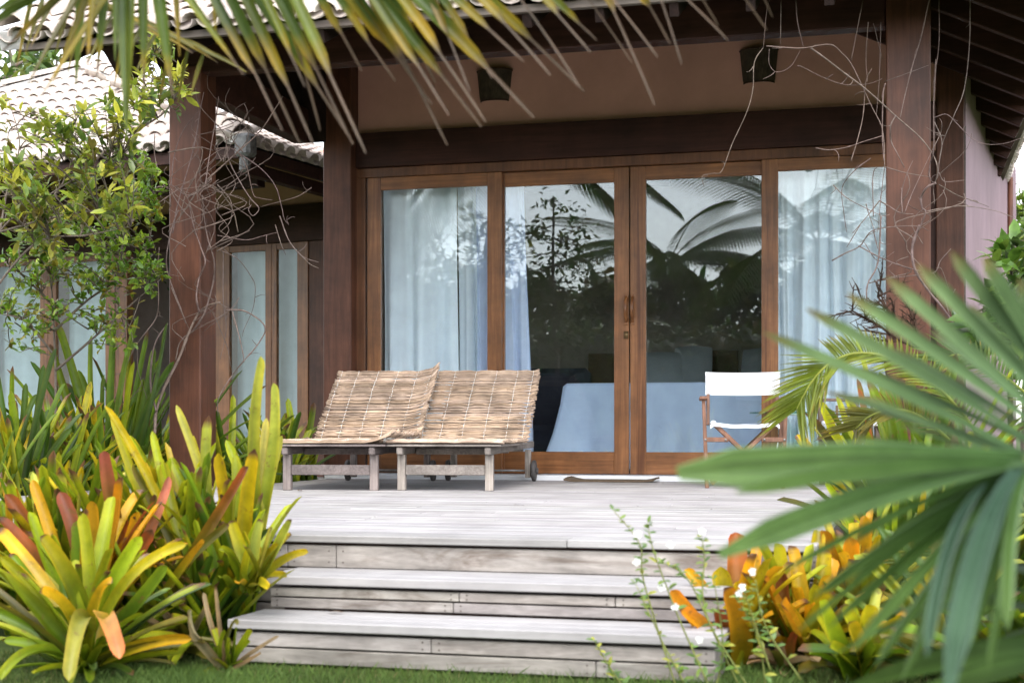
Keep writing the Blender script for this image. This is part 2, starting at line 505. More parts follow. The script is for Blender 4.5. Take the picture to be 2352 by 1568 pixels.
# ------------------------------------------------------------------ roof tiles
def tile(mb, o, ux, vy, nz, r0, r1, L, up=True, th=.012, seg=6):
    sgn = 1 if up else -1
    vs, fs = [], []
    k = seg + 1
    for (rr, d) in ((r0, 0.0), (r1, L)):
        for q in (rr, rr - th):
            for i in range(k):
                an = math.pi * i / seg
                vs.append(o + ux * (math.cos(an) * q) + nz * (sgn * math.sin(an) * q * 0.8) + vy * d)
    A, B, Cc, D = 0, k, 2*k, 3*k
    for i in range(seg):
        fs.append((A+i, A+i+1, Cc+i+1, Cc+i))
        fs.append((B+i, D+i, D+i+1, B+i+1))
        fs.append((A+i, B+i, B+i+1, A+i+1))
    mb.add(vs, fs)
def tiled(mb, p0, ux, vy, nz, width, rows, inside, pitch=.19, expo=.36, rnd=random.Random(1)):
    n = int(width / pitch)
    lift = nz * 0.018
    mb.smooth = True
    for j in range(rows):
        for i in range(n + 1):
            u, v = i * pitch, j * expo
            if inside(u, v):
                k = rnd.uniform(.85, 1.08); mb.col = (k, k*rnd.uniform(.96,1.0), k*rnd.uniform(.93,1.0))
                jit = rnd.uniform(-.006, .006)
                tile(mb, p0 + ux*(u+jit) + vy*(v + rnd.uniform(-.012,.012)) + nz*.07 + lift, ux, (vy*.42 - nz*.02).normalized(), nz, .085, .072, .42, False)
            if inside(u + pitch/2, v):
                k = rnd.uniform(.85, 1.1); mb.col = (k, k*rnd.uniform(.96,1.0), k*rnd.uniform(.93,1.0))
                jit = rnd.uniform(-.006, .006)
                tile(mb, p0 + ux*(u+pitch/2+jit) + vy*(v - .03 + rnd.uniform(-.012,.012)) + nz*.055 + lift, ux, (vy*.42 - nz*.02).normalized(), nz, .085, .070, .42, True)
    mb.smooth = False
def ridge(mb, p0, p1, r=.10):
    T = (p1 - p0); L = T.length; T.normalize()
    sd = T.cross(Vector((0,0,1))).normalized(); up = sd.cross(T).normalized()
    n = int(L / .38)
    mb.smooth = True
    for i in range(n):
        k = rnd.uniform(.9,1.1); mb.col = (k,k*.98,k*.95)
        tile(mb, p0 + T*(i*.38) + up*.03, sd, (T - up*.04).normalized(), up, r*rnd.uniform(.97,1.05), r*.88, .43, True)
    mb.smooth = False

# ------------------------------------------------------------------ the house
WY = 11.9                                       # front wall plane
house = thing('house', 'pink rendered bungalow with dark timber veranda, tiled hip roof and glazed sliding doors', 'house', (-2.3, WY, DZ))
P25 = math.tan(R(25))
EX0, EX1, EY, EZ = -6.0, 1.05, 8.9, 3.50
RIDGE_IN = 3.6
vyF = Vector((0, math.cos(R(25)), math.sin(R(25)))); nF = Vector((0, -math.sin(R(25)), math.cos(R(25))))
SL = math.cos(R(25))
m = MB()
W = EX1 - EX0
RH = 3.5
zr = EZ + RH * P25
tiled(m, Vector((EX0, EY, EZ)), Vector((1,0,0)), vyF, nF, W, 10, lambda u, v: u < W - v*SL + .05, rnd=random.Random(5))
vyR = Vector((-math.cos(R(25)), 0, math.sin(R(25)))); nR = Vector((math.sin(R(25)), 0, math.cos(R(25))))
D_ = 9.0
tiled(m, Vector((EX1, EY, EZ)), Vector((0,1,0)), vyR, nR, D_, 4, lambda u, v: v*SL < u, rnd=random.Random(6))
roof = m.build('roof', M['tile'], house)
m = MB()
A0 = Vector((EX0+.04, EY+.04, EZ)); B0 = Vector((EX1-.04, EY+.04, EZ)); P1 = Vector((EX1-RH, EY+RH, zr)); P0 = Vector((EX0+.04, EY+RH, zr))
B1 = Vector((EX1-.04, EY+D_, EZ)); P2 = Vector((EX1-RH, EY+D_, zr)); A2 = Vector((EX0+.04, EY+2*RH, EZ)); P3 = Vector((EX1-RH, EY+2*RH, EZ))
m.add([A0,B0,P1,P0], [(0,1,2,3)]); m.add([B0,B1,P2,P1], [(0,1,2,3)]); m.add([P0,P1,P3,A2], [(0,1,2,3)])
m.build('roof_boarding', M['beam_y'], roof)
m = MB()
ridge(m, Vector((EX0+.02, EY-.02, EZ+.10)), P0 + Vector((0,0,.15)), .12)
m.build('verge_cap', M['tile'], roof)
m = MB()
ridge(m, Vector((EX1+.02, EY-.02, EZ+.10)), P1 + Vector((0,0,.15)), .12)
m.build('hip_cap', M['tile'], roof)
m = MB()
m.bar(Vector((EX0+.0, EY+.0, EZ+.04)), P0 + Vector((0,0,.08)), .18, .13)
m.bar(Vector((EX1+.02, EY-.02, EZ+.05)), P1 + Vector((0,0,.09)), .20, .10)
m.build('hip_mortar', M['mortar'], roof)
# fascia / tile batten at the eave
m = MB()
m.bbox((EX0+.03, EY+.03, EZ-.025), (EX1-.03, EY+.075, EZ+.025), .004)
m.build('eave_fascia', M['fascia'], roof)
m = MB()
m.bbox((EX1-.075, EY+.08, EZ-.05), (EX1-.03, EY+D_, EZ+.03), .004)
m.build('eave_fascia', M['fascia'], roof)
# rafters of the front slope (ends show under the eave) and of the right slope
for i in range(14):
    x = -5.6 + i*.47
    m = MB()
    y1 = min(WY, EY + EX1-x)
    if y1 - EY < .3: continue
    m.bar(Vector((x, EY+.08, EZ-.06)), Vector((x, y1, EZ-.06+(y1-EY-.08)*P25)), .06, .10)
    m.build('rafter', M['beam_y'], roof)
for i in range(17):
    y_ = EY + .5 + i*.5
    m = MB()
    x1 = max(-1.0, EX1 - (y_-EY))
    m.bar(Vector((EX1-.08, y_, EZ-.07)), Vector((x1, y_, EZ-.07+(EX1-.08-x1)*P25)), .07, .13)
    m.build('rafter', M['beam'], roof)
# posts
PY = 9.6
def post(px0, px1, Y, z1, dep, z0=DZ, mat='post'):
    a = atY(px0, 900, Y).x; b = atY(px1, 900, Y).x
    m = MB(); m.bbox((a, Y, z0), (b, Y+dep, z1), .008)
    return m.build('post', M[mat], house), a, b
_, LPX0, LPX1 = post(388, 460, PY, 3.47, .255)
_, RPX0, RPX1 = post(2035, 2138, PY, 3.60, .27)
_, IPX0, IPX1 = post(742, 806, WY-.18, 4.6, .179)
_, CPX0, CPX1 = post(2150, 2215, WY-.02, 4.0, .22)
# front beam with a carved end
m = MB()
m.bbox((LPX0-.02, PY+.03, 3.42), (RPX0-.001, PY+.17, 3.76), .008)
m.build('beam', M['beam'], house)
m = MB()
prof = [(0,3.76)] + [(-.05-.62*t, 3.43+.10*math.sin(t*9)+.16*t) for t in [i/14 for i in range(15)]] + [(-.67,3.76)]
vs = [(LPX0-.021+x, PY+.05, z) for x, z in prof] + [(LPX0-.021+x, PY+.13, z) for x, z in prof]
n = len(prof)
m.add(vs, [tuple(range(n)), tuple(range(2*n-1, n-1, -1))] + [(i, n+i, n+(i+1)%n, (i+1)%n) for i in range(n)])
m.build('beam_end', M['beam'], house)
m = MB()
m.bbox((LPX0+.06, PY+.26, 3.31), (LPX0+.20, WY-.185, 3.60), .008)
m.build('beam', M['beam'], house)
m = MB()
m.bbox((RPX0+.05, PY+.29, 3.45), (RPX1-.05, WY-.2, 3.66), .008)
m.build('beam', M['beam_y'], house)
m = MB()
xg = LPX0 + .13
gy0, gy1 = PY+.1, WY-.2
m.add([(xg, gy0, 3.58), (xg, gy1, 3.58), (xg, gy1, EZ+(gy1-EY)*P25-.05), (xg, gy0, EZ+(gy0-EY)*P25-.05), (xg-.04, gy0, 3.58), (xg-.04, gy1, 3.58), (xg-.04, gy1, EZ+(gy1-EY)*P25-.05), (xg-.04, gy0, EZ+(gy0-EY)*P25-.05)],
      [(0,1,2,3),(7,6,5,4),(0,4,5,1),(1,5,6,2),(2,6,7,3),(3,7,4,0)])
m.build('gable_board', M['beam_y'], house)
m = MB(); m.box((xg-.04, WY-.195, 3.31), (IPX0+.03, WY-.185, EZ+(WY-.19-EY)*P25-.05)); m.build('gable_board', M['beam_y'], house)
# front wall: pink plaster above the doors
zl = lambda py, px=1300: atY(px, py, WY).z
Z_LT = zl(284)                                  # top of lintel
Z_LB = zl(366)
Z_HB = zl(386)
Z_SILL = DZ + .040
m = MB()
m.box((IPX0+.02, WY, Z_LT-.02), (CPX0+.05, WY+.15, 4.75))
m.build('wall', M['pink'], house)
m = MB()
m.bbox((IPX1-.0, WY-.075, Z_LB), (CPX0-.001, WY-.001, Z_LT), .006)
m.build('lintel', M['beam'], house)
m = MB()
DX = [atY(p, 900, WY).x for p in (846, 1155, 1445, 1752, 2100)]
m.bbox((DX[0]-.10, WY-.045, Z_HB-.012), (CPX0-.001, WY+.09, Z_LB-.003), .004)
m.bbox((DX[0]-.10, WY-.045, Z_SILL), (DX[0]-.012, WY+.09, Z_HB-.013), .004)
m.build('door_frame', M['frame_v'], house)
m = MB()
m.box((IPX1+.0, WY+.01, Z_SILL-.2), (DX[0]-.101, WY+.1, Z_LB)); m.box((CPX0-.16, WY+.01, Z_SILL-.2), (CPX0+.02, WY+.1, Z_LB))
m.build('wall_edge', M['beam'], house)
m = MB()
m.bbox((IPX0+.05, DY1+.004, DZ-.03), (CPX0, WY+.12, Z_SILL), .004)
m.build('threshold', M['marble'], house)
# four glazed door leaves
ZG0 = zl(1037)
def leaf(x0, x1, yo, wl_, wr_, zt, zg1, zg0, label=None, handle=None, lock=False):
    zb = Z_SILL + .006
    y0 = WY + yo; y1 = y0 + .042
    m = MB()
    m.mi = 0
    m.bbox((x0, y0, zb), (x0+wl_, y1, zt), .003); m.bbox((x1-wr_, y0, zb), (x1, y1, zt), .003)
    m.mi = 1
    m.bbox((x0+wl_+.0003, y0+.002, zg1), (x1-wr_-.0003, y1-.002, zt-.001), .003)
    m.bbox((x0+wl_+.0003, y0+.002, zb+.001), (x1-wr_-.0003, y1-.002, zg0), .003)
    d = m.build('sliding_door', [M['door_v'], M['door_h']], house)
    if label: d['label'] = label
    m = MB()
    m.box((x0+wl_-.006, y0+.016, zg0-.006), (x1-wr_+.006, y0+.024, zg1+.006))
    m.build('pane', M['glass'], d)
    if handle:
        m = MB(); m.smooth = True
        hx, z0, z1 = handle
        pts = [(hx, y0-.004, z0), (hx, y0-.030, z0+.03), (hx, y0-.052, (z0+z1)/2), (hx, y0-.030, z1-.03), (hx, y0-.004, z1)]
        P = smoothpath(pts, 6)
        m.tube(P, [.015]*len(P), 8)
        m.smooth = False
        m.bbox((hx-.019, y0-.010, z0-.03), (hx+.019, y0-.0005, z0+.035), .004); m.bbox((hx-.019, y0-.010, z1-.035), (hx+.019, y0-.0005, z1+.03), .004)
        m.build('handle', M['door_v'], d)
    if lock:
        m = MB(); m.smooth = True
        zc = atY(1438, 769, WY).z
        hx = atY(1438, 769, WY).x
        m.tube([(hx, y0-.006, zc-.03), (hx, y0-.006, zc+.03)], .018, 10)
        m.disc((hx, y0-.024, zc), (0,1,0), .011, .012, 12)
        m.build('lock', M['brass'], d)
xa = lambda p: atY(p, 900, WY).x
ZT = Z_HB - .014
leaf(xa(847), xa(1155), -.040, xa(878)-xa(847), xa(1155)-xa(1122), ZT, atY(1000,433,WY).z, ZG0)
leaf(xa(1128), xa(1444), .006, xa(1158)-xa(1128), xa(1444)-xa(1410), ZT, atY(1290,423,WY).z, ZG0, None, (atY(1438,710,WY).x, atY(1438,738,WY).z, atY(1438,682,WY).z), True)
leaf(xa(1447), xa(1775), .006, xa(1483)-xa(1447), xa(1775)-xa(1752), ZT, atY(1615,407,WY).z, ZG0, None, (atY(1453,710,WY).x, atY(1453,738,WY).z, atY(1453,682,WY).z))
leaf(xa(1750), CPX0-.165, -.040, xa(1788)-xa(1750), .10, ZT, atY(1900,390,WY).z, ZG0)
# room behind the doors
m = MB()
RX0, RX1, RY1 = IPX0+.03, CPX0+.1, WY+4.6
m.box((RX0, WY+.16, Z_SILL-.1), (RX1, RY1, Z_SILL-.004))
m.build('room_floor', M['frame_h'], house)
m = MB()
m.box((RX0-.1, WY+.151, 0), (RX0, RY1, 3.7)); m.box((RX1, WY+.151, 0), (RX1+.02, RY1, 3.7))
m.box((RX0, RY1, 0), (RX1, RY1+.1, 3.7)); m.box((RX0, WY+.151, 3.7), (RX1, RY1, 3.8))
m.build('room_wall', M['room'], house)
# side wall running back on the right, seven degrees off square
m = MB()
q0 = Vector((CPX1+.012, WY+.03, 0)); dr = Vector((math.sin(R(7.3)), math.cos(R(7.3)), 0)); nr = Vector((dr.y, -dr.x, 0))
q1 = q0 + dr*6.6
vs = []
for z in (0, 3.95):
    vs += [q0+Vector((0,0,z)), q1+Vector((0,0,z)), q1-nr*.15+Vector((0,0,z)), q0-nr*.15+Vector((0,0,z))]
m.add(vs, [(0,1,5,4),(1,2,6,5),(2,3,7,6),(3,0,4,7),(4,5,6,7)])
m.build('side_wall', M['skylit'], house)
m = MB(); m.smooth = True
pp = q0 + dr*5.0 + nr*.03
m.tube([pp+Vector((0,0,0)), pp+Vector((0,0,3.6))], .03, 10)
m.build('downpipe', M['post'], house)
m = MB()
m.box((CPX1+.001, WY-.012, DZ), (CPX1+.011, WY+.03, 3.2)); m.build('corner_strip', M['fascia'], house)  # narrow grey strip up the corner edge

# wall lamps
for px, py0, py1, lab in ((1133, 160, 232, 'dark woven half-cone wall lamp on pink wall, partly behind drooping palm leaflets'),
                     (1742, 112, 190, 'dark woven half-cone wall lamp wrapped by a dry vine, near the right post')):
    top = atY(px, py0, WY-.05); bot = atY(px, py1, WY-.05)
    h = top.z - bot.z
    c = Vector((top.x, WY-.001, bot.z))
    L = thing('wall_lamp', lab, 'lamp', c, 0, 'woven wall lamps')
    m = MB()
    n = 26
    vs, fs = [], []
    for (rt, z) in ((.118, 0), (.128,.03), (.150, h-.02), (.152, h)):
        for i in range(n+1):
            an = math.pi*i/n
            rr = rt*(1+.015*(i%2))
            vs.append(c + Vector((math.cos(an)*rr, -math.sin(an)*rr*.62, z)))
    for j in range(3):
        for i in range(n):
            fs.append((j*(n+1)+i, j*(n+1)+i+1, (j+1)*(n+1)+i+1, (j+1)*(n+1)+i))
    m.add(vs, fs)
    m.build('lamp_shade', M['wicker'], L)
    m = MB(); m.smooth = True
    for z, rt in ((.006,.121),(h-.006,.154)):
        m.tube([c + Vector((math.cos(math.pi*i/n)*rt, -math.sin(math.pi*i/n)*rt*.62-.001, z)) for i in range(n+1)], .006, 5)
    m.build('rim', M['twig'], L)
    m = MB(); m.box(c+Vector((-.05,-.02,.05)), c+Vector((.05,0,h*.6))); m.build('backplate', M['brass'], L)

# curtains
def curtain(x0, x1, Y, z0, z1, mat, label, folds, amp, seed, lean=0.0, group=None):
    r = random.Random(seed)
    m = MB(); m.smooth = True
    n = max(24, int((x1-x0)*90))
    ph = [r.uniform(0,6.28) for _ in range(4)]
    rows = 10
    vs, fs = [], []
    for j in range(rows+1):
        v = j/rows
        for i in range(n+1):
            u = i/n
            w = folds*(x1-x0)
            s = math.sin(u*w*6.28+ph[0]+.5*math.sin(u*5+ph[1])) * .6 + math.sin(u*w*2.3*6.28+ph[2]+v*.8)*.25 + math.sin(u*w*.37*6.28+ph[3])*.5
            a = amp*(0.75+.35*(1-v))
            vs.append((lerp(x0,x1,u) + lean*(1-v)*u + .012*math.sin(v*4+u*20), Y + s*a + .02*(1-v)*math.sin(u*13+ph[1]), lerp(z0,z1,v)))
    for j in range(rows):
        for i in range(n):
            a = j*(n+1)+i
            fs.append((a, a+1, a+n+2, a+n+1))
    m.add(vs, fs)
    o = m.build('curtain', M[mat], None, Vector(((x0+x1)/2, Y, z0)))
    return tag(o, label, 'curtain', group)
ZC0, ZC1 = Z_SILL+.015, Z_HB+.15
curtain(xa(862), xa(1036), WY+.20, ZC0, ZC1, 'curtain', 'wide pale flat curtain behind the leftmost glass door', 3.4, .055, 11)
curtain(xa(1030), xa(1082), WY+.27, ZC0, ZC1, 'curtain', 'pale curtain edge in the middle of the leftmost glass door', 4.5, .05, 12)
curtain(xa(1078), xa(1190), WY+.22, ZC0, ZC1, 'curtain_blue', 'bluish gathered curtain behind the mullion between the two left doors', 12, .035, 13, .08)
curtain(xa(1775), xa(2160), WY+.22, ZC0, ZC1, 'curtain', 'long grey blue pleated curtain behind the far right glass door', 7.5, .055, 14)

# bed, head panels and armchair in the room
BX0, BX1 = atD(1300, 880, 13.4).x, atD(1900, 880, 13.0).x
bz = atD(1500, 880, 13.3).z
by0 = WY + 1.05
bed = thing('bed', 'bed behind the middle glass doors, covered to the floor by a pale blue bedspread', 'bed', ((BX0+BX1)/2, by0, Z_SILL))
m = MB()
m.bbox((BX0+.05, by0+.06, Z_SILL), (BX1-.05, by0+1.9, bz-.05), .03); m.build('mattress', M['pillow'], bed)
m = MB(); m.smooth = True
per = []
yb = by0+1.9
def ring(off, z, wav, seed):
    r = random.Random(seed); pts = []
    n1, n2 = 20, 60
    for i in range(n1): pts.append((BX0, lerp(yb, by0, i/n1), -1, 0))
    for i in range(n2): pts.append((lerp(BX0,BX1,i/n2), by0, 0, -1))
    for i in range(n1+1): pts.append((BX1, lerp(by0, yb, i/n1), 1, 0))
    out = []
    for k, (x, y, nx, ny) in enumerate(pts):
        w = wav*(math.sin(k*.9)*.6+math.sin(k*.37+1)*.8)
        if k in (n1-1,n1,n1+1): nx, ny = -1.0, -1.0
        out.append(Vector((x+nx*(off+w), y+ny*(off+w), z)))
    return out
rings = [ring(-.03, bz, 0, 1), ring(0, bz-.03, 0, 1), ring(.02, bz-.2, .010, 1), ring(.07, bz-.45, .028, 1), ring(.12, Z_SILL+.17, .042, 1), ring(.16, Z_SILL+.03, .05, 1)]
K = len(rings[0])
vs = [p for r_ in rings for p in r_]
fs = [(j*K+i, j*K+i+1, (j+1)*K+i+1, (j+1)*K+i) for j in range(5) for i in range(K-1)]
fs.append(tuple(range(K)))
m.add(vs, fs)
sp = m.build('bedspread', M['bedcloth'], bed)
m = MB(); m.smooth = True
pts = []
for i, p in enumerate(ring(.128, Z_SILL+.17, .042, 1)):
    pts.append(p + Vector((0, 0, .012*math.sin(i*2.1))))
m.tube(pts[16:84], .006, 4); m.build('hem_trim', M['curtain'], sp)
m = MB()
for (a, b, c_, d) in ((1350, 812, 1412, 878), (1612, 808, 1705, 880)):
    p = atD(a, b, 15.4); q = atD(b and c_, d, 15.4)
    m.bbox((p.x, WY+3.2, q.z-.2), (q.x, WY+3.26, p.z), .006)
m.build('headboard_panel', M['brownpanel'], bed)
for i, (a, w_, h_) in enumerate(((1510, .55, .36), (1590, .4, .42), (1760, .5, .40))):
    c = atD(a, 880, 14.6); c.z = bz
    m = MB(); m.smooth = True
    n = 10
    vs, fs = [], []
    for u in range(n+1):
        for v in range(n+1):
            x, z = u/n*2-1, v/n*2-1
            t_ = (1-x**4)*(1-z**4)
            vs.append(c + Vector((x*w_/2*(1-.06*z*z), -.10*t_ + .1*z, (z+1)*h_/2*(1-.05*x*x))))
    for u in range(n):
        for v in range(n):
            fs.append((u*(n+1)+v, (u+1)*(n+1)+v, (u+1)*(n+1)+v+1, u*(n+1)+v+1))
    m.add(vs, fs)
    o = m.build('pillow', M['pillow'], None, c)
    tag(o, ['wide grey pillow at the left of the bed head', 'small grey pillow leaning beside the right brown head panel', 'grey pillow behind the white chair back'][i], 'pillow', 'pillows on the bed')
c = atD(1262, 1000, 14.2); c.z = Z_SILL
t = thing('armchair', 'dark navy armchair left of the bed inside the room', 'armchair', c)
m = MB(); m.bbox(c+Vector((-.35,-.3,.12)), c+Vector((.35,.35,.42)), .05); m.build('seat', M['navy'], t)
m = MB(); m.bbox(c+Vector((-.35,.2,.30)), c+Vector((.35,.36,.98)), .05); m.build('backrest', M['navy'], t)
for s in (-1,1):
    m = MB(); m.bbox(c+Vector((s*.36-.06,-.3,.1)), c+Vector((s*.36+.06,.34,.62)), .04); m.build('arm', M['navy'], t)
m = MB()
for sx in (-.3,.3):
    for sy in (-.25,.28): m.bbox(c+Vector((sx-.025,sy-.025,0)), c+Vector((sx+.025,sy+.025,.13)), .004)
m.build('leg', M['beam'], t)

# door mat
c = atZ(1405, 1106, DZ)
m = MB(); m.smooth = False
n = 14
wM, dM = .72, .30
vs, fs = [], []
for zz in (0, 1):
    for j in range(3):
        for i in range(n+1):
            u = i/n; v = j/2
            cl = .022*max(0, abs(u-.5)*2-.72)**1.4*6*(1 if j != 0 else .4)
            vs.append(c + Vector(((u-.5)*wM, (v-.5)*dM, .003 + zz*.014 + cl)))
for j in range(2):
    for i in range(n):
        a = j*(n+1)+i; b = a + 3*(n+1)
        fs.append((a, a+n+1, a+n+2, a+1)); fs.append((b, b+1, b+n+2, b+n+1))
for i in range(n):
    b = 3*(n+1)
    fs.append((i, i+1, b+i+1, b+i)); q = 2*(n+1)
    fs.append((q+i, b+q+i, b+q+i+1, q+i+1))
for j in range(2):
    b = 3*(n+1); a = j*(n+1)
    fs.append((a, b+a, b+a+n+1, a+n+1)); a += n
    fs.append((a, a+n+1, b+a+n+1, b+a))
m.add(vs, fs)
tag(m.build('doormat', M['coir'], None, c), 'brown coir doormat on the deck in front of the doors', 'doormat')

# ------------------------------------------------------------------ sun loungers with reed mats
def make_lounger(loc, rz, label, tone, tilt):
    t = thing('sun_lounger', label, 'sun lounger', loc, rz, 'wooden sun loungers on the deck', False)
    tc = lambda m: setattr(m, 'col', tone)
    W2, L, H = .305, 1.98, .245
    for s in (-1, 1):
        m = MB(); tc(m)
        m.bbox((s*W2-.0275, 0, 0), (s*W2+.0275, .055, H), .004); m.build('leg', M['teak'], t)
        m = MB(); tc(m)
        m.bbox((s*W2-.022, 1.86, .03), (s*W2+.022, 1.93, H+.01), .004); m.build('leg', M['teak'], t)
        m = MB(); tc(m)
        x = s*(W2-.0)
        m.bar(Vector((x, -.06, H+.026)), Vector((x, L+.12, H+.05)), .042, .055, b=.008); m.build('side_rail', M['teak_y'], t)
        m = MB(); m.smooth = True
        xw = s*(W2+.048)
        m.disc((xw, 1.90, .085), (1,0,0), .085, .03, 24, .006)
        w = m.build('wheel', M['wheel'], t)
        m = MB(); m.smooth = True
        m.disc((s*(W2+.072), 1.90, .085), (1,0,0), .024, .02, 14, .004); m.build('hub', M['wheel'], w)
    m = MB(); tc(m)
    m.bbox((-W2+.0285, .012, .105), (W2-.0285, .044, .175), .004); m.build('stretcher', M['teak_y'], t)
    m = MB(); m.smooth = True
    m.tube([(-W2-.05, 1.90, .085), (W2+.05, 1.90, .085)], .009, 8); m.build('axle', M['steel'], t)
    m = MB(); tc(m)
    m.bbox((-W2+.024, .35, H-.005), (W2-.024, .40, H+.04), .004); m.bbox((-W2+.024, 1.0, H-.005), (W2-.024, 1.05, H+.04), .004); m.bbox((-W2+.024, 1.75, H-.005), (W2-.024, 1.80, H+.04), .004)
    m.build('crossbar', M['teak_y'], t)
    m = MB()
    for i in range(14):
        k = rnd.uniform(.85,1.1); m.col = tuple(c*k for c in tone)
        y0 = -.07 + i*.084
        m.bbox((-.40, y0, H+.056), (.40, y0+.076, H+.070), .003)
    m.build('seat_slats', M['teak_y'], t)
    py, pz = 1.12, H+.063
    m = MB()
    ca, sa = math.cos(tilt), math.sin(tilt)
    for i in range(10):
        k = rnd.uniform(.85,1.1); m.col = tuple(c*k for c in tone)
        Mx = Matrix.Translation((0, py, pz)) @ Matrix.Rotation(tilt, 4, 'X')
        m.bbox((-.30, .005+i*.082, -.012), (.30, .080+i*.082, .003), .003, Mx)
    m.col = tone
    Mx = Matrix.Translation((0, py, pz)) @ Matrix.Rotation(tilt, 4, 'X')
    for s in (-1,1): m.bbox((s*.25-.02, 0, -.045), (s*.25+.02, .82, -.013), .003, Mx)
    m.build('backrest', M['teak_y'], t)
    m = MB(); m.col = tone
    for s in (-1,1): m.bar(Vector((s*.22, py+.52*ca, pz+.52*sa-.03)), Vector((s*.22, 1.77, H+.05)), .03, .03)
    m.build('prop', M['teak_y'], t)
    return t
def make_mat(loc, rz, tilt, label, w, seed, dx, curl=.0):
    r = random.Random(seed)
    H = .245+.073
    py = 1.12
    ca, sa = math.cos(tilt), math.sin(tilt)
    def path(s):                        # s metres from the foot end
        if s < 1.12: return Vector((0, -.07+s, H + .004*math.sin(s*9))), Vector((0,0,1))
        q = s - 1.12
        bl = max(0, 1 - q/.25)
        return Vector((0, -.07+1.12+ q*ca + .03*bl, H + q*sa + .02*(1-bl) - .006*math.sin(q*8))), Vector((0,-sa,ca))
    Lt = 1.12 + .90
    nb = int(Lt/.041)
    m = MB(); m.smooth = True
    stitch = [-.40+.03, -.235, -.075, .085, .245, .40-.035]
    stitch = [x*w/.80 for x in stitch]
    cordpts = [[] for _ in stitch]
    edge = lambda s: .012*math.sin(s*3+seed)
    for b in range(nb):
        s = (b+.5)*Lt/nb
        P, N = path(s)
        T = (path(min(Lt, s+.01))[0] - path(max(0, s-.01))[0]).normalized()
        tone = r.uniform(.86, 1.12)
        hue = r.uniform(-.06,.06)
        for kk in range(13):
            off_t = r.uniform(-.0165, .0165); off_n = r.uniform(.008, .026)*(1-abs(off_t)/.024)
            k = tone*r.uniform(.62, 1.22)
            cc = (k*(1+hue*.3), k, k*(1-hue))
            x0 = -w/2 + r.uniform(-.02,.012) + edge(s); x1 = w/2 + r.uniform(-.012,.02) + edge(s)
            n = 18
            pts, rad, cols = [], [], []
            rb = r.uniform(.0036, .0062)
            flare0, flare1 = r.uniform(-.02,.03), r.uniform(-.02,.03)
            for i in range(n+1):
                x = lerp(x0, x1, i/n)
                dmin = min(abs(x-q) for q in stitch)
                pin = 1 - .5*max(0, 1-dmin/.045)
                fl = 0
                if x < stitch[0]: fl = flare0*(stitch[0]-x)/.05
                if x > stitch[-1]: fl = flare1*(x-stitch[-1])/.05
                pts.append(P + Vector((x,0,0)) + T*(off_t*pin + fl*.5) + N*(.006 + curl*max(0, x-.22)**2/.03 + off_n*pin + fl*.35 + .0012*math.sin(x*9+b*2.3+kk)))
                rad.append(rb*(.8+.2*pin)); cols.append((*cc,1))
            m.tube(pts, rad, 4, True, cols)
        for q, lst in zip(stitch, cordpts):
            lst.append(P + Vector((q+r.uniform(-.004,.004),0,0)) + N*(.027 + curl*max(0, q-.22)**2/.03))
            P2, N2 = path(s+.5*Lt/nb)
            lst.append(P2 + Vector((q,0,0)) + N2*.006)
    root = m.build('reed_mat', M['straw'], None, (0,0,0))
    root.location = Vector(loc) + Matrix.Rotation(rz,3,'Z') @ Vector((dx,0,0)); root.rotation_euler = (0,0,rz)
    tag(root, label, 'mat', 'reed mats on the sun loungers')
    m = MB(); m.smooth = True
    for lst in cordpts: m.tube(lst, .0017, 4)
    m.build('stitching', M['cord'], root)
    return root
la = atZ(1021.5, 1126.5, DZ); lb = atZ(757.5, 1126, DZ)
TL = R(37)
make_lounger(lb, R(7.2), 'wooden sun lounger nearest the left post, brownish legs and stretcher', (.80,.74,.74), TL)
make_lounger(la, R(6.3), 'wooden sun lounger beside the glass doors with pale lichen-grey front legs', (1.08,1.06,1.0), TL)
make_mat(lb, R(7.2), TL, 'woven reed mat on the left lounger, its right edge curling over', .81, 21, .015, .045)
make_mat(la, R(6.3), TL, 'woven reed mat on the right lounger with frayed right edge', .84, 22, -.01)

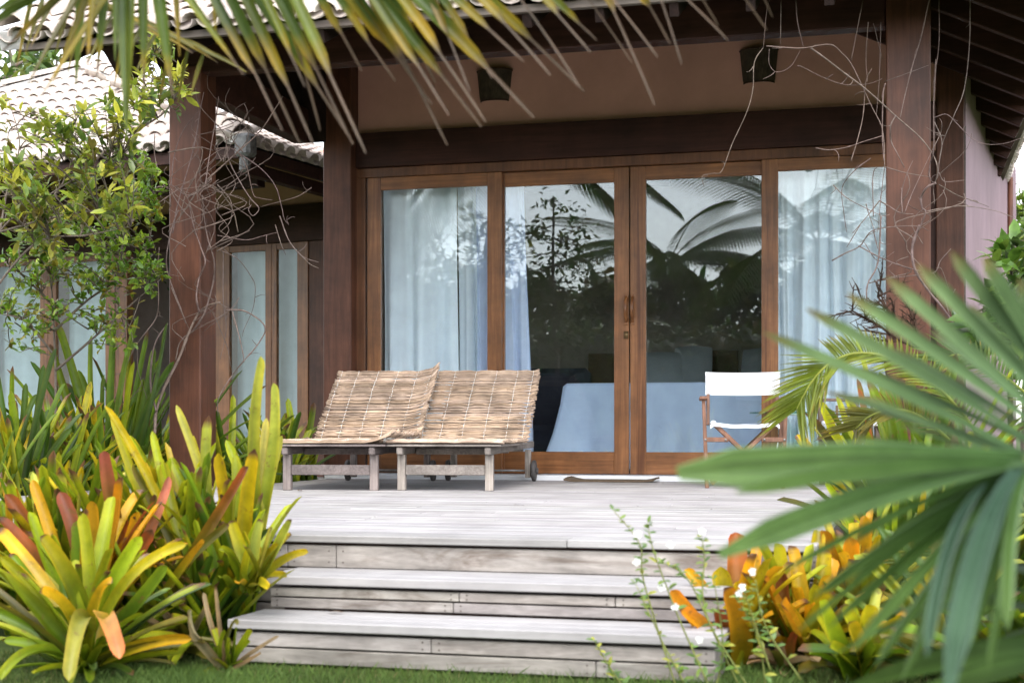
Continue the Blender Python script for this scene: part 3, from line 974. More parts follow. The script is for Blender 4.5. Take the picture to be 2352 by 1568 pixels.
# ------------------------------------------------------------------ director's chairs and table
def director(loc, rz, label, wood, seed):
    t = thing('folding_chair', label, 'chair', loc, rz, 'white canvas folding chairs', False)
    w, d = .265, .23            # half width, half depth; front is -y
    for s in (-1,1):
        m = MB()
        m.bar((s*(w+.0), -d, 0), (s*(w+.025), -d, .63), .026, .045, (0,1,0)); m.build('leg', wood, t)
        m = MB()
        m.bar((s*(w+.0), d, 0), (s*(w+.02), d, .63), .026, .045, (0,1,0)); m.build('leg', wood, t)
        m = MB()
        m.bbox((s*(w+.025)-.03, -d-.06, .63), (s*(w+.025)+.03, d+.06, .653), .006); m.build('armrest', wood, t)
        m = MB()
        m.bar((s*(w-.012), d-.02, .45), (s*(w-.012), d+.05, .83), .024, .034, (0,1,0)); m.build('back_post', wood, t)
        m = MB()
        m.bar((s*(w+.01), -d, .07), (s*(w+.01), d, .07), .022, .03); m.bar((s*(w+.012), -d, .34), (s*(w+.012), d, .34), .022, .03)
        for q in (-.1, 0.02): m.bar((s*(w+.02), q, .34), (s*(w+.02), q, .6), .014, .02, (0,1,0))
        m.build('side_rail', wood, t)
        m = MB(); m.smooth = True
        m.disc((s*(w+.012), -d-.026, .345), (0,1,0), .009, .008, 10); m.disc((s*(w-.13), -d-.032, .345), (0,1,0), .009, .008, 10)
        m.build('bolt', M['steel'], t)
    for yy in (-d+.015, d-.035):
        m = MB()
        m.bar((-w+.05, yy, .46), (w-.03, yy, .03), .03, .024, (0,1,0), .004); m.build('cross_leg', wood, t)
        m = MB()
        m.bar((w-.05, yy-.028, .46), (-w+.03, yy-.028, .03), .03, .024, (0,1,0), .004); m.build('cross_leg', wood, t)
    m = MB()
    for s in (-1,1): m.bar((s*(w+.01), -d-.012, .345), (s*(w-.15), -d-.012, .345), .024, .034)
    m.build('brace', wood, t)
    # canvas seat sagging between two rails, wrapped round them
    m = MB(); m.smooth = True
    n = 24; vs, fs = [], []
    for j in range(5):
        y = lerp(-d-.02, d-.02, j/4)
        for i in range(n+1):
            u = i/n*2-1
            x = u*(w-.022)
            z = .468 - .016*(1-u*u) + .002*math.cos(u*9) - .02*(abs(u) > .93)
            vs.append((x, y, z))
    fs = [(j*(n+1)+i, j*(n+1)+i+1, (j+1)*(n+1)+i+1, (j+1)*(n+1)+i) for j in range(4) for i in range(n)]
    m.add(vs, fs)
    hv = []
    for i in range(n+1):
        u = i/n*2-1
        z = .468 - .016*(1-u*u) + .002*math.cos(u*9) - .02*(abs(u) > .93)
        hv += [(u*(w-.022), -d-.0215, z), (u*(w-.022), -d-.0235, z-.026)]
    m.add(hv, [(2*i, 2*i+2, 2*i+3, 2*i+1) for i in range(n)])
    for s in (-1,1):
        m.tube([(s*(w-.045), -d-.021, .462), (s*(w-.045), d-.019, .462)], .020, 10)
    m.build('seat', M['canvas'], t)
    m = MB(); m.smooth = True
    vs, fs = [], []
    for lay in (0, 1):
        for j in range(5):
            z = lerp(.675, .845, j/4)
            for i in range(n+1):
                u = i/n*2-1
                yb = d + .01 + (z-.45)*.13
                vs.append((u*(w+.008), yb - .022 + .035*(1-u*u)*.8 + (.003 if lay else -.003) - .012*(abs(u) > .9), z - .006*(1-u*u)))
    K = 5*(n+1)
    for j in range(4):
        for i in range(n):
            a = j*(n+1)+i
            fs.append((a, a+1, a+n+2, a+n+1)); fs.append((K+a, K+a+n+1, K+a+n+2, K+a+1))
    m.add(vs, fs)
    m.smooth = False
    for s in (-1,1):
        m.bbox((s*(w-.012)-.019, d+.005, .676), (s*(w-.012)+.019, d+.067, .82), .006)
    m.build('backrest', M['canvas'], t)
    return t
director(atZ(1708, 1118, DZ), R(8), 'white canvas folding armchair standing alone in front of the glass doors', M['chairwood'], 1)
director(atZ(1990, 1115, DZ), R(-62), 'grey wooden folding armchair half hidden by palm fronds right of the table', M['chairwood2'], 2)
c = atZ(1828, 1108, DZ)
t = thing('side_table', 'low side table with dark glass top and splayed white legs, behind palm frond', 'table', c)
tz = atD(1820, 945, 10.6).z
m = MB(); m.smooth = False
m.disc(c+Vector((0,0,tz-DZ)), (0,0,1), .36, .012, 40, .002)
m.build('tabletop', M['tabletop'], t)
m = MB(); m.smooth = True
m.tube([c+Vector((.09*math.cos(a),.09*math.sin(a),tz-DZ-.012)) for a in [i*math.pi/8 for i in range(17)]], .009, 6); m.build('ring', M['whitepaint'], t)
for k in range(3):
    a = R(200 + 120*k)
    m = MB(); m.smooth = True
    m.tube([c+Vector((.09*math.cos(a),.09*math.sin(a),tz-DZ-.012)), c+Vector((.2*math.cos(a),.2*math.sin(a),0.005))], .011, 8)
    m.build('leg', M['whitepaint'], t)
random.seed(7)

# ------------------------------------------------------------------ the neighbouring bungalow on the left
BU = Vector((math.cos(R(10)), -math.sin(R(10)), 0)); BN = Vector((math.sin(R(10)), math.cos(R(10)), 0))
BC = atD(558, 335, 14.0)
bz_ = BC.z
bung = thing('bungalow', 'neighbouring bungalow with whitewashed tiled hip roof behind the leafy shrub', 'bungalow', (BC.x, BC.y, 0))
HA, HB, RI = 5.0, 3.6, 1.99
apexB = BC - BU*HA + BN*HB + Vector((0,0,RI))
vF = (BN*HB + Vector((0,0,RI))).normalized(); lF = math.hypot(HB, RI)
nFb = BU.cross(vF).normalized()
if nFb.z < 0: nFb = -nFb
vR = (-BU*HA + Vector((0,0,RI))).normalized(); lR = math.hypot(HA, RI)
nRb = BN.cross(vR).normalized()
if nRb.z < 0: nRb = -nRb
m = MB()
tiled(m, BC - BU*10.0, BU, vF, nFb, 10.0, int(lF/.40)+1, lambda u, v: v < lF and (v/lF)*HA - .05 < u < 10.0-(v/lF)*HA + .05, rnd=random.Random(31), pitch=.21, expo=.40)
tiled(m, BC, BN, vR, nRb, 7.2, int(lR/.40)+1, lambda u, v: v < lR and (v/lR)*HB - .05 < u < 7.2-(v/lR)*HB + .05, rnd=random.Random(32), pitch=.21, expo=.40)
rf = m.build('roof', M['tile'], bung)
m = MB()
ridge(m, BC+Vector((0,0,.10)), apexB+Vector((0,0,.12)), .11)
m.build('hip_cap', M['tile'], rf)
m = MB()
ridge(m, BC-BU*10.0+Vector((0,0,.10)), apexB+Vector((0,0,.12)), .11)
m.build('hip_cap', M['tile'], rf)
m = MB()
m.bar(BC+Vector((0,0,.06)), apexB+Vector((0,0,.07)), .2, .09); m.bar(BC-BU*10.0+Vector((0,0,.06)), apexB+Vector((0,0,.07)), .2, .09)
m.build('hip_mortar', M['mortar'], rf)
m = MB()
e = Vector((0,0,-.0))
c0, c1, c2, c3 = BC-BU*9.96+BN*.04, BC-BU*.04+BN*.04, BC-BU*.04+BN*7.16, BC-BU*9.96+BN*7.16
m.add([c0,c1,apexB-Vector((0,0,.02)),c2,c3], [(0,1,2),(1,3,2),(3,4,2),(4,0,2)])
m.build('roof_boarding', M['beam_y'], rf)
m = MB()
m.bar(c0+BN*.03-Vector((0,0,.04)), c1+BN*.03-Vector((0,0,.04)), .05, .12); m.build('eave_fascia', M['beam'], rf)
m = MB()
m.bar(c1-BU*.03-Vector((0,0,.04)), c2-BU*.03-Vector((0,0,.04)), .05, .12); m.build('eave_fascia', M['beam'], rf)
m = MB()
m.bar(c1-BU*.2+BN*.3-Vector((0,0,.14)), c2-BU*.2-Vector((0,0,.14)), .12, .12); m.build('beam', M['beam'], bung)
m = MB()
m.bar(c0+BN*.9-Vector((0,0,.1)), c1-BU*.4+BN*.9-Vector((0,0,.1)), .14, .24); m.build('beam', M['beam'], bung)
m = MB()
gp = BC + BU*.02 - BN*.04 + Vector((0,0,-.01))
m.bar(gp-BU*.05+Vector((0,0,0)), gp+BU*.13+Vector((0,0,0)), .16, .22, b=.03); m.bar(gp+BU*.03+Vector((0,0,-.1)), gp+BU*.03+Vector((0,0,-.25)), .09, .09, b=.02)
m.build('gutter_spout', M['concrete'], rf)
BWd = 2.87
def bw(px, py):                     # a point of the bungalow's front wall under that pixel
    a, b = ab(px, py)
    d = VIEW + Vector((C_, S_, 0))*a
    o = BC + BN*BWd
    t = (o.x*BN.x + o.y*BN.y) / (d.x*BN.x + d.y*BN.y)
    p = atD(px, py, t)
    return (p - o).dot(BU), p.z
def bwbox(mb, u0, u1, z0, z1, d0, d1, bev=.004):
    o = BC + BN*BWd; o.z = 0
    Mx = Matrix(((BU.x,BN.x,0,o.x),(BU.y,BN.y,0,o.y),(0,0,1,0),(0,0,0,1)))
    mb.bbox((u0, d0, z0), (u1, d1, z1), bev, Mx)
Z1 = bw(620, 476)[1]; Z2 = bw(620, 560)[1]; ZWT = bw(610, 576)[1]
uR = bw(741, 600)[0]
m = MB(); bwbox(m, -11.3, uR+1.7, Z1, Z1+.62, 0, .12); m.build('wall', M['pink'], bung)
m = MB(); bwbox(m, -11.3, uR+1.7, Z2+.0005, Z1-.0005, -.06, .12); m.build('lintel', M['beam'], bung)
m = MB()
U = lambda px: bw(px, 700)[0]
bwbox(m, U(711), uR+1.4, 0, Z2, -.02, .1); m.build('board_panel', M['post'], bung)
m = MB(); bwbox(m, U(460), U(500), 0, Z2, -.03, .1); m.build('board_panel', M['beam'], bung)
def bwin(pa, pb, pc, pd, nm, wa=None, lab=None):
    m = MB(); m.mi = 0
    bwbox(m, U(pa), U(pb), .3, Z2-.004, -.035, .02, .003); bwbox(m, U(pc), U(pd), .3, Z2-.004, -.035, .02, .003)
    bwbox(m, U(pb)+.0005, U(pc)-.0005, ZWT, Z2-.005, -.033, .018, .003); bwbox(m, U(pb)+.0005, U(pc)-.0005, .302, .5, -.033, .018, .003)
    f = m.build(nm, M['door_v'], bung)
    m = MB(); bwbox(m, U(pb)-.004, U(pc)+.004, .49, ZWT+.005, -.012, -.004, .0005); m.build('pane', M['glass_dull'], f)
    return f
bwin(499, 531, 613, 627, 'glass_door')
bwin(627.5, 639, 686, 711, 'glass_door')
bwin(-40, -26, 96, 114, 'glass_door')
bwin(114.5, 133, 246, 268, 'glass_door')
m = MB(); bwbox(m, U(272), U(299), 0, Z2, -.06, .06); m.build('post', M['door_v'], bung)
m = MB(); bwbox(m, U(-300), uR+1.4, 0, 3.6, 3.0, 3.1); bwbox(m, U(-300), uR+1.4, .28, .31, .13, 3.0); m.build('room_wall', M['room'], bung)
m = MB(); bwbox(m, -11.5, U(-41), 0, Z2, 0, .1); m.build('wall', M['pink'], bung)
m = MB(); bwbox(m, -11.5, uR+1.7, 0, .29, -.5, .12); m.build('plinth', M['riser'], bung)
def bcurtain(pa, pb, lab, seed, folds=5):
    r = random.Random(seed); m = MB(); m.smooth = True
    o = BC + BN*BWd; o.z = 0
    u0, u1 = U(pa), U(pb); n = 40
    ph = r.uniform(0,6)
    vs = []
    for z in (.5, 1.7, 3.15):
        for i in range(n+1):
            u = lerp(u0, u1, i/n)
            vs.append(o + BU*u + BN*(.22 + .03*math.sin(u*folds*6.28+ph) + .02*math.sin(u*folds*2.7+ph*2)) + Vector((0,0,z)))
    fs = [(j*(n+1)+i, j*(n+1)+i+1, (j+1)*(n+1)+i+1, (j+1)*(n+1)+i) for j in range(2) for i in range(n)]
    m.add(vs, fs)
    tag(m.build('curtain', M['curtain_shaded'], None, o+BU*u0+Vector((0,0,.5))), lab, 'curtain')
bcurtain(520, 700, 'pale curtain behind the narrow glass door between the two timber posts', 41, 4)
bcurtain(-110, 98, 'pale curtain behind the glass at the left edge, under the shrub', 42, 3)
bcurtain(131, 236, 'pale curtain behind the second glass pane from the left, behind shrub leaves', 43, 3)

# ------------------------------------------------------------------ leaves
def strap(mb, pts, widths, cols, face=None, chan=.25, twist=0.0, th=0.0):
    """A strap leaf along pts; face is the way its upper side looks; chan makes it a shallow channel."""
    N = len(pts)
    vs, cc, fs = [], [], []
    for i, p in enumerate(pts):
        T = pts[min(i+1,N-1)] - pts[max(i-1,0)]
        if T.length < 1e-7: T = Vector((0,0,1))
        T.normalize()
        fc = face if face is not None else Vector((0,0,1))
        sd = T.cross(fc)
        if sd.length < 1e-3: sd = T.orthogonal()
        sd.normalize()
        nn = sd.cross(T).normalized()
        if twist:
            q = Matrix.Rotation(twist*i/N, 3, T); sd = q @ sd; nn = q @ nn
        w = widths[i]
        vs += [p - sd*w/2 + nn*w*chan, p - sd*w/4 + nn*w*chan*.3, p, p + sd*w/4 + nn*w*chan*.3, p + sd*w/2 + nn*w*chan]
        if i == 0: st_ = [random.uniform(.82,1.15) for _ in range(5)]
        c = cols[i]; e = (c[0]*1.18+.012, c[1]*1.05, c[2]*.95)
        cc += [(*tuple(x*st_[q_] for x in k_), 1) for q_, k_ in enumerate((e, c, tuple(x*.85 for x in c), c, e))]  # gloss and channel shading put into the colour: edges lighter, middle darker
    for i in range(N-1):
        for k in range(4):
            a = i*5+k
            fs.append((a, a+1, a+6, a+5))
    sm = mb.smooth; mb.smooth = True
    mb.add(vs, fs, cc)
    mb.smooth = sm
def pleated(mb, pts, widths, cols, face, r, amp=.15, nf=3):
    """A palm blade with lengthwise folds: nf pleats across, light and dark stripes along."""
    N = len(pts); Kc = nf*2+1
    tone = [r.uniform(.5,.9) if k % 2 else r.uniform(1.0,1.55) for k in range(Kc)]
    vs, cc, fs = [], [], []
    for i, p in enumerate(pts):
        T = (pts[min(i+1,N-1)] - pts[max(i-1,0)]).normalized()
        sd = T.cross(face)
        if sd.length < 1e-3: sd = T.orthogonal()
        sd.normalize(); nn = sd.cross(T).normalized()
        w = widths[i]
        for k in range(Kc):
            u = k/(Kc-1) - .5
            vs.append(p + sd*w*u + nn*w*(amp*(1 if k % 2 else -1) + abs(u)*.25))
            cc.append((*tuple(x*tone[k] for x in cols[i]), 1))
    for i in range(N-1):
        for k in range(Kc-1):
            a = i*Kc+k
            fs.append((a, a+1, a+Kc+1, a+Kc))
    mb.smooth = False
    mb.add(vs, fs, cc)
def bez(p0, p1, p2, n):
    return [p0*(1-t)**2 + p1*2*t*(1-t) + p2*t*t for t in [i/n for i in range(n+1)]]
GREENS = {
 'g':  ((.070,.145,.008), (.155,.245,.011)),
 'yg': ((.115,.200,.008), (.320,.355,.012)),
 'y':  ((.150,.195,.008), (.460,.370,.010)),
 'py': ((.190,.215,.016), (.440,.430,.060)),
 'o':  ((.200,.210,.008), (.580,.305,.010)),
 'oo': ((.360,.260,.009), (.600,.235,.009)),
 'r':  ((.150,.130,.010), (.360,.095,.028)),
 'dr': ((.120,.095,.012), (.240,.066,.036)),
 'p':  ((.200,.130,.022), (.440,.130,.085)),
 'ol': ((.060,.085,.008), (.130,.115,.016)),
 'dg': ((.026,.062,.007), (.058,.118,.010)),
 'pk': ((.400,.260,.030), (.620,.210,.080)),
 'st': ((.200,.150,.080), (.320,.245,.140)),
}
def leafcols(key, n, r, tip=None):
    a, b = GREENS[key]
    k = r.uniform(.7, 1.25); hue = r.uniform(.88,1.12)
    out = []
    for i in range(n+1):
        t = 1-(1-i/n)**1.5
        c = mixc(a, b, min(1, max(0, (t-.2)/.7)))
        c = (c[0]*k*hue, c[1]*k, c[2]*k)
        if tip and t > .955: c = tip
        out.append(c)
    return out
def tseq(n):
    return [1-(1-i/n)**1.5 for i in range(n+1)]
def bez2(p0, p1, p2, n):
    return [p0*(1-t)**2 + p1*2*t*(1-t) + p2*t*t for t in tseq(n)]
def bwid(w, n, tipw=.12):
    out = []
    for t in tseq(n):
        q = w*(.86+.14*math.sin(math.pi*min(1, t*1.15)))*(1-.22*t)
        if t > .93: q *= max(tipw, math.sqrt(max(0, 1-((t-.93)/.07)**2)))
        out.append(q)
    return out
def auto_leaf(mb, base, az, elev, L, w, key, r, droop=.35, n=9, tries=4):
    d = Vector((math.cos(az), math.sin(az), 0))
    p0 = base + d*.015
    p1 = base + (d*math.cos(elev) + Vector((0,0,math.sin(elev))))*L*.55
    e2 = elev - droop*2
    p2 = p1 + (d*math.cos(e2) + Vector((0,0,math.sin(e2))))*L*.5
    if p2.z < .02: p2.z = .02 + r.uniform(0,.03)
    pts = bez2(p0, p1, p2, n)
    for q in pts[2:]:
        if q.z < DZ+.01 and ((DX0-.02 < q.x < (DXR if q.y < DYR else DX1)+.02 and DY0-.03 < q.y < DYB) or (DXB-.02 < q.x < DX1 and DYB <= q.y < DY1) or SX0-.03 < q.x < SX1+.03 and q.y > (Y2f if q.z < .18 else Y1f)-.03):
            if tries: auto_leaf(mb, base, r.uniform(0,6.283), min(1.5, elev+r.uniform(0,.25)), L, w, key, r, droop*.8, n, tries-1)
            return
    face = (Vector((0,0,1))*math.cos(elev) - d*math.sin(elev)*1.0 - VIEW*.25).normalized()
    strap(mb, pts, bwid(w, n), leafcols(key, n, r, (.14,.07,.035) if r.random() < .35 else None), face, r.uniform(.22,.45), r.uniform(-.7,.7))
def rosette(name, label, base, hero=(), auto=0, keys=('yg',), Lr=(.4,.6), w=.04, elev=(.5,1.3), seed=0, cat='bromeliad', group=None, droop=.3, t=None, mat='brom', az_bias=None):
    r = random.Random(seed)
    m = MB()
    for h in hero:
        tx, ty, wpx, key = h[:4]
        bend = h[4] if len(h) > 4 else .12
        dt = h[5] if len(h) > 5 else r.uniform(-.25, .12)
        bx = h[6] if len(h) > 6 else None
        if t < 5.7 and tx > 1500: dt -= .12
        tt = t + dt - (.12 if t > 5.3 and t < 6 else 0)
        tip = atD(tx, ty, tt)
        b = base + Vector((r.uniform(-.03,.03), r.uniform(-.03,.03), .01))
        if bx is not None: b = atD(bx[0], bx[1], t + (bx[2] if len(bx) > 2 else 0))
        L = (tip - b).length
        mid = b.lerp(tip, .55) + Vector((0,0,1))*L*bend + Vector((C_,S_,0))*L*r.gauss(0,.06) + VIEW*L*r.gauss(0,.06)
        n = 13
        pts = bez2(b, mid, tip, n)
        T = (tip-b).normalized()
        face = (-VIEW*1.0 + Vector((0,0,.55)) + Vector((r.uniform(-.6,.6), r.uniform(-.4,.4), 0))).normalized()
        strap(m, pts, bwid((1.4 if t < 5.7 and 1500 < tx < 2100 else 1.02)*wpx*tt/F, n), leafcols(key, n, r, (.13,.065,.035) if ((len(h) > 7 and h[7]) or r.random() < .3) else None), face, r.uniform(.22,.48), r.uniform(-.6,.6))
    for i in range(auto):
        az = r.uniform(0, 6.283) if az_bias is None else r.gauss(az_bias, 1.3)
        auto_leaf(m, base + Vector((r.uniform(-.03,.03), r.uniform(-.03,.03), 0)), az, r.uniform(*elev), r.uniform(*Lr), w*r.uniform(.75,1.2), r.choice(keys), r, droop*r.uniform(.4,1.6))
    o = m.build(name, M[mat], None, base)
    return tag(o, label, cat, group)

# --- bottom left: the big clump beside the steps
tA = 5.05
bA = gnd(195, tA)
rosette('bromeliad', 'large yellow green bromeliad at lower left with folded peach leaves hanging to the grass', bA, [
 (0,1278,36,'yg',.10,-.1),(-10,1310,40,'yg',.12,-.2),(22,1272,30,'g',.12,.1),(-5,1214,42,'o',.08,.2),
 (92,1232,46,'y',.10,-.15,(190,1400)),(103,1245,40,'yg',.12,-.05),
 (191,1178,44,'yg',.06,.0),(262,1140,42,'yg',.12,.1),(325,1232,42,'yg',.10,-.1),
 (428,1250,36,'y',.20,-.25),(384,1300,40,'g',.08,-.05),(258,1338,40,'o',.25,-.35),(90,1360,44,'o',.22,-.4),
 (158,1562,46,'py',.55,-.55,(205,1440,-.2)),(275,1512,50,'pk',.52,-.55,(225,1460,-.25)),
 (2,1560,36,'yg',.45,-.3),(440,1466,32,'o',.12,-.2),(240,1268,34,'g',.1,.1),(300,1330,40,'dg',.06,.15),(60,1330,34,'g',.1,.2),
 (-20,1400,34,'g',.1,.0),(10,1470,30,'g',.12,-.1),(150,1290,40,'g',.04,.2),(215,1300,36,'yg',.03,.1)],
 62, ('g','yg','yg','ol','dg'), (.28,.56), .040, (.3,1.4), 51, t=tA)
tA2 = 5.5
rosette('bromeliad', 'bromeliad rosette with upright red brown and orange leaves at far left', gnd(200, tA2), [
 (240,1035,36,'p',.02,.0,(262,1190)),(283,1095,44,'oo',.02,-.1),(137,1130,46,'dr',.03,.05),(12,1135,46,'r',.05,.1),(75,1102,34,'o',.04,.2),
 (388,1094,28,'p',.10,.1),(374,1153,34,'o',.06,.0),(210,1150,40,'o',.04,.1),(330,1125,40,'o',.08,.2),(425,1030,0.1,'o'),
 (320,1175,40,'o',.06,.1),(66,1175,34,'yg',.06,.0),(180,1195,40,'g',.03,.0),(-8,1190,44,'r',.06,.0),(15,1225,40,'o',.06,.1),(350,1215,42,'r',.05,.05),(285,1180,40,'r',.05,.15)],
 46, ('o','r','yg','o','y','yg'), (.35,.66), .042, (.7,1.4), 52, t=tA2)
tA3 = 5.9
rosette('bromeliad', 'pale yellow bromeliad with blunt upright leaves behind the red leaved one', gnd(160, tA3), [
 (75,1084,28,'py',.02),(140,1078,32,'py',.02),(162,1095,30,'y',.02),(188,1087,26,'py',.02),(95,1150,30,'y',.03),(40,1120,36,'o',.04),(250,1110,30,'yg',.03),(20,1100,30,'yg',.05)],
 34, ('yg','y','g','py','dg'), (.55,.85), .05, (.9,1.45), 53, t=tA3)
tB = 5.75
rosette('bromeliad', 'tall bromeliad with long upright yellow straps against the sun loungers', gnd(560, tB), [
 (598,818,33,'py',.01,-.1,(585,1190)),(628,880,30,'py',.03,.0,(600,1190)),(480,955,33,'py',-.02,.1),(405,930,26,'py',-.06,.2),(585,1030,42,'y',.01,-.2),
 (502,1040,40,'y',.02,-.1),(540,1045,30,'yg',.02,.0),(648,1000,28,'py',.06,.1),(612,960,26,'py',.03,.2),(460,1070,34,'g',.05,.1),(395,1050,30,'yg',.1,.2),(545,1100,46,'yg',.03,-.2),(445,1000,26,'y',.05,.3),(520,1010,30,'yg',.0,.3),(615,1130,34,'g',.02,.2),(425,1115,28,'yg',.08,0.1)],
 46, ('yg','g','dg','yg','y'), (.35,.78), .042, (.8,1.45), 54, t=tB)
rosette('bromeliad', 'bromeliad with long yellow straps leaning left across the clump', gnd(500, 5.6), [
 (240,932,28,'y',-.02,.1),(256,945,26,'y',.0,.2),(571,1072,38,'r',.02,-.35,(430,1300,-.2),1),(527,1205,30,'ol',.06,-.3,(390,1330,-.2),1),(470,1245,28,'o',.1,-.35,(385,1360,-.25)),(306,1065,28,'ol',.05,.1),(350,990,26,'yg',.0,.2),(300,1000,30,'yg',-.02,.25),(375,1060,34,'yg',.02,.2),(430,1180,40,'g',.03,0.),(480,1190,40,'g',.03,.1),(330,1060,30,'y',.03,.2)],
 48, ('g','dg','yg','yg','ol'), (.3,.65), .042, (.4,1.3), 55, t=5.6)
tC = 5.35
rosette('bromeliad', 'small bright yellow bromeliad rosette growing against the left end of the steps', atD(577, 1362, tC), [
 (595,1190,32,'py',.02),(670,1192,26,'py',.05),(670,1228,30,'y',.08),(708,1268,26,'y',.20),(502,1262,26,'yg',.22),(530,1195,34,'y',.06),(575,1260,26,'y',.02),(625,1212,28,'py',.03),(560,1255,26,'yg',.05),(615,1355,30,'y',.12,-.2),(548,1340,24,'o',.1,-.15),(640,1250,24,'y',.05)],
 4, ('yg','y'), (.15,.25), .04, (.7,1.3), 56, t=tC)
tD = 5.02
rosette('bromeliad', 'little withered bromeliad with dry grey leaves in the grass before the steps', gnd(520, tD), [
 (440,1400,26,'st',.02),(468,1360,14,'st',.0),(497,1345,14,'st',-.02),(578,1442,20,'yg',.08),(575,1472,22,'yg',.06),(545,1440,18,'g',.03),(515,1445,18,'yg',.0),(600,1530-30,12,'st',.05),(641,1460,12,'st',.02),(450,1560,18,'yg',.25),(490,1440,22,'yg',.04),(545,1435,14,'ol',.5),(530,1465,26,'yg',.0),(505,1480,24,'g',.02)],
 8, ('yg','st','g'), (.08,.16), .025, (.5,1.3), 57, t=tD)
tE = 5.45
rosette('bromeliad', 'pile of dead brown bromeliad leaves under the clump left of the steps', gnd(420, tE), [(355,1465,30,'st',.1),(500,1470,20,'st',.12),(330,1480,26,'st',.2),(480,1390,20,'st',.1),(365,1400,26,'st',.1),(430,1340,20,'st',.05)], 22, ('st','ol','st'), (.2,.42), .045, (.0,.7), 58, t=tE, cat='dead leaves')
bank = [(-60,5.9,1120,('yg','o','y','yg'),'bromeliad with orange tips cut off by the left edge of the view'),(40,6.0,1085,('yg','y','g','o'),'yellow green bromeliad close behind the red leaves at far left'),(120,6.05,1070,('yg','g','yg','y'),'upright lime bromeliad in the second row of the left bank'),
 (290,5.95,1050,('yg','g','y','yg'),'bromeliad under the long straps that lean left'),(365,5.92,1040,('yg','g','yg','y'),'leafy bromeliad filling the bank before the vine post'),(440,5.9,1060,('g','yg','y','yg'),'bromeliad between the vine post foot and the tall straps'),(350,5.55,1240,('g','yg','ol','dg'),'low bromeliad in the middle of the left clump'),(450,5.5,1260,('g','dg','yg','dg'),'low green bromeliad facing the left end of the steps')]
for i, (px, t_, ty, ks, lab) in enumerate(bank):
    hz = (HY-ty)/F*t_ + CAMZ
    rosette('bromeliad', lab, gnd(px, t_), [], 42, ks, (hz*.7, hz*1.12), .046, (.95,1.5), 140+i, droop=.2, group='bromeliads of the left bank')
# --- mid left: green mass in front of the bungalow
mid = [(-30,9.05,''),(60,9.45,''),(150,9.9,''),(240,10.35,''),(320,10.9,''),(10,9.9,''),(110,10.4,''),(200,10.9,''),(290,11.5,''),(365,11.5,'')]
labs = ['green bromeliad cut by the left edge behind the red leaved rosette', 'olive green bromeliad at left behind the yellow blunt one', 'pale green bromeliad in the middle of the left planting', 'yellowish bromeliad left of the long leaning yellow straps', 'green bromeliad just left of the foot of the vine post', 'dark bromeliad under the palm blades at the far left', 'bromeliad below the thin shrub stem', 'bromeliad beneath the strap leaved lily', 'bromeliad in shade beneath the vine stems', 'bromeliad touching the foot of the vine covered post']
for i, ((px, t_, _), lab) in enumerate(zip(mid, labs)):
    r = random.Random(70+i)
    b_ = gnd(px, t_)
    top = 965 + 30*r.random()
    hz = (HY-top)/F*t_ + CAMZ
    rosette('bromeliad', lab, b_, [], 64, ('g','yg','yg','g','dg','yg','y'), (hz*.7, hz*1.3), .06, (.85,1.45), 70+i, group='green bromeliads in the left planting', droop=.22)
# bromeliads between the deck and the bungalow, behind the loungers
bk = [(525,11.4,905),(575,11.9,925),(640,11.7,935),(690,12.0,915),(730,12.1,960),(545,10.9,960),(610,11.2,985),(670,11.4,1000)]
labs = ['bromeliad right beside the vine post, behind the yellow straps', 'bromeliad under the left pane of the narrow glass door', 'bromeliad under the mullion of the narrow glass door', 'bromeliad with tall leaves beneath the right pane of the narrow glass door', 'bromeliad touching the inner timber post', 'low bromeliad at the deck edge beside the vine post', 'low bromeliad at the deck edge left of the left lounger', 'low bromeliad under the left lounger at the deck edge']
for i, ((px, t_, ty), lab) in enumerate(zip(bk, labs)):
    b_ = gnd(px, t_)
    hz = (HY-ty)/F*t_ + CAMZ
    rosette('bromeliad', lab, b_, [], 26, ('g','yg','g','dg','yg'), (hz*.7, hz*1.1), .07, (.8,1.45), 90+i, group='bromeliads behind the loungers', droop=.25)
# strap leaved lily and palms at left, before the bungalow
def lily(name, label, base, spec, seed, t, mat='palm', cat='plant', keys='g'):
    return rosette(name, label, base, spec, 0, seed=seed, t=t, mat=mat, cat=cat)
rosette('strap_lily', 'lily with stiff bright green straps rising behind the left planting', gnd(255, 10.6), [
 (128,735,26,'g',-.02),(265,715,22,'g',.0),(318,725,18,'g',.0),(340,760,16,'g',.02),(210,770,16,'g',.0),(385,740,24,'dg',.03),(375,820,20,'g',.08),(115,790,22,'g',.03),(70,830,20,'dg',.05),(355,800,24,'g',.05),(400,830,20,'dg',.1),(300,780,14,'yg',.0),(180,850,22,'g',.05),(330,870,24,'g',.08),(240,860,22,'g',.0),(280,850,20,'dg',.0),(150,880,24,'dg',.1),(380,900,26,'g',.15)],
 30, ('g','yg','dg'), (1.0,1.5), .05, (.5,1.35), 101, 'lily', None, .25, 10.6, 'palm')
rosette('fan_palm', 'dark green palm with narrow blades spreading from the left edge', gnd(40, 9.4), [
 (130,800,20,'dg',.04),(100,838,20,'dg',.08),(-20,790,20,'dg',.0),(85,905,18,'dg',.15),(165,985,22,'dg',.15),(110,940,22,'dg',.12),(150,880,22,'g',.1),(30,840,18,'g',.0),(-10,850,22,'dg',.05),(60,880,20,'dg',.08),(190,950,20,'dg',.18),(120,1000,24,'dg',.2),(20,920,20,'g',.05)],
 30, ('dg','dg','g'), (.8,1.25), .045, (.4,1.35), 102, 'palm', None, .3, 9.4, 'palm')
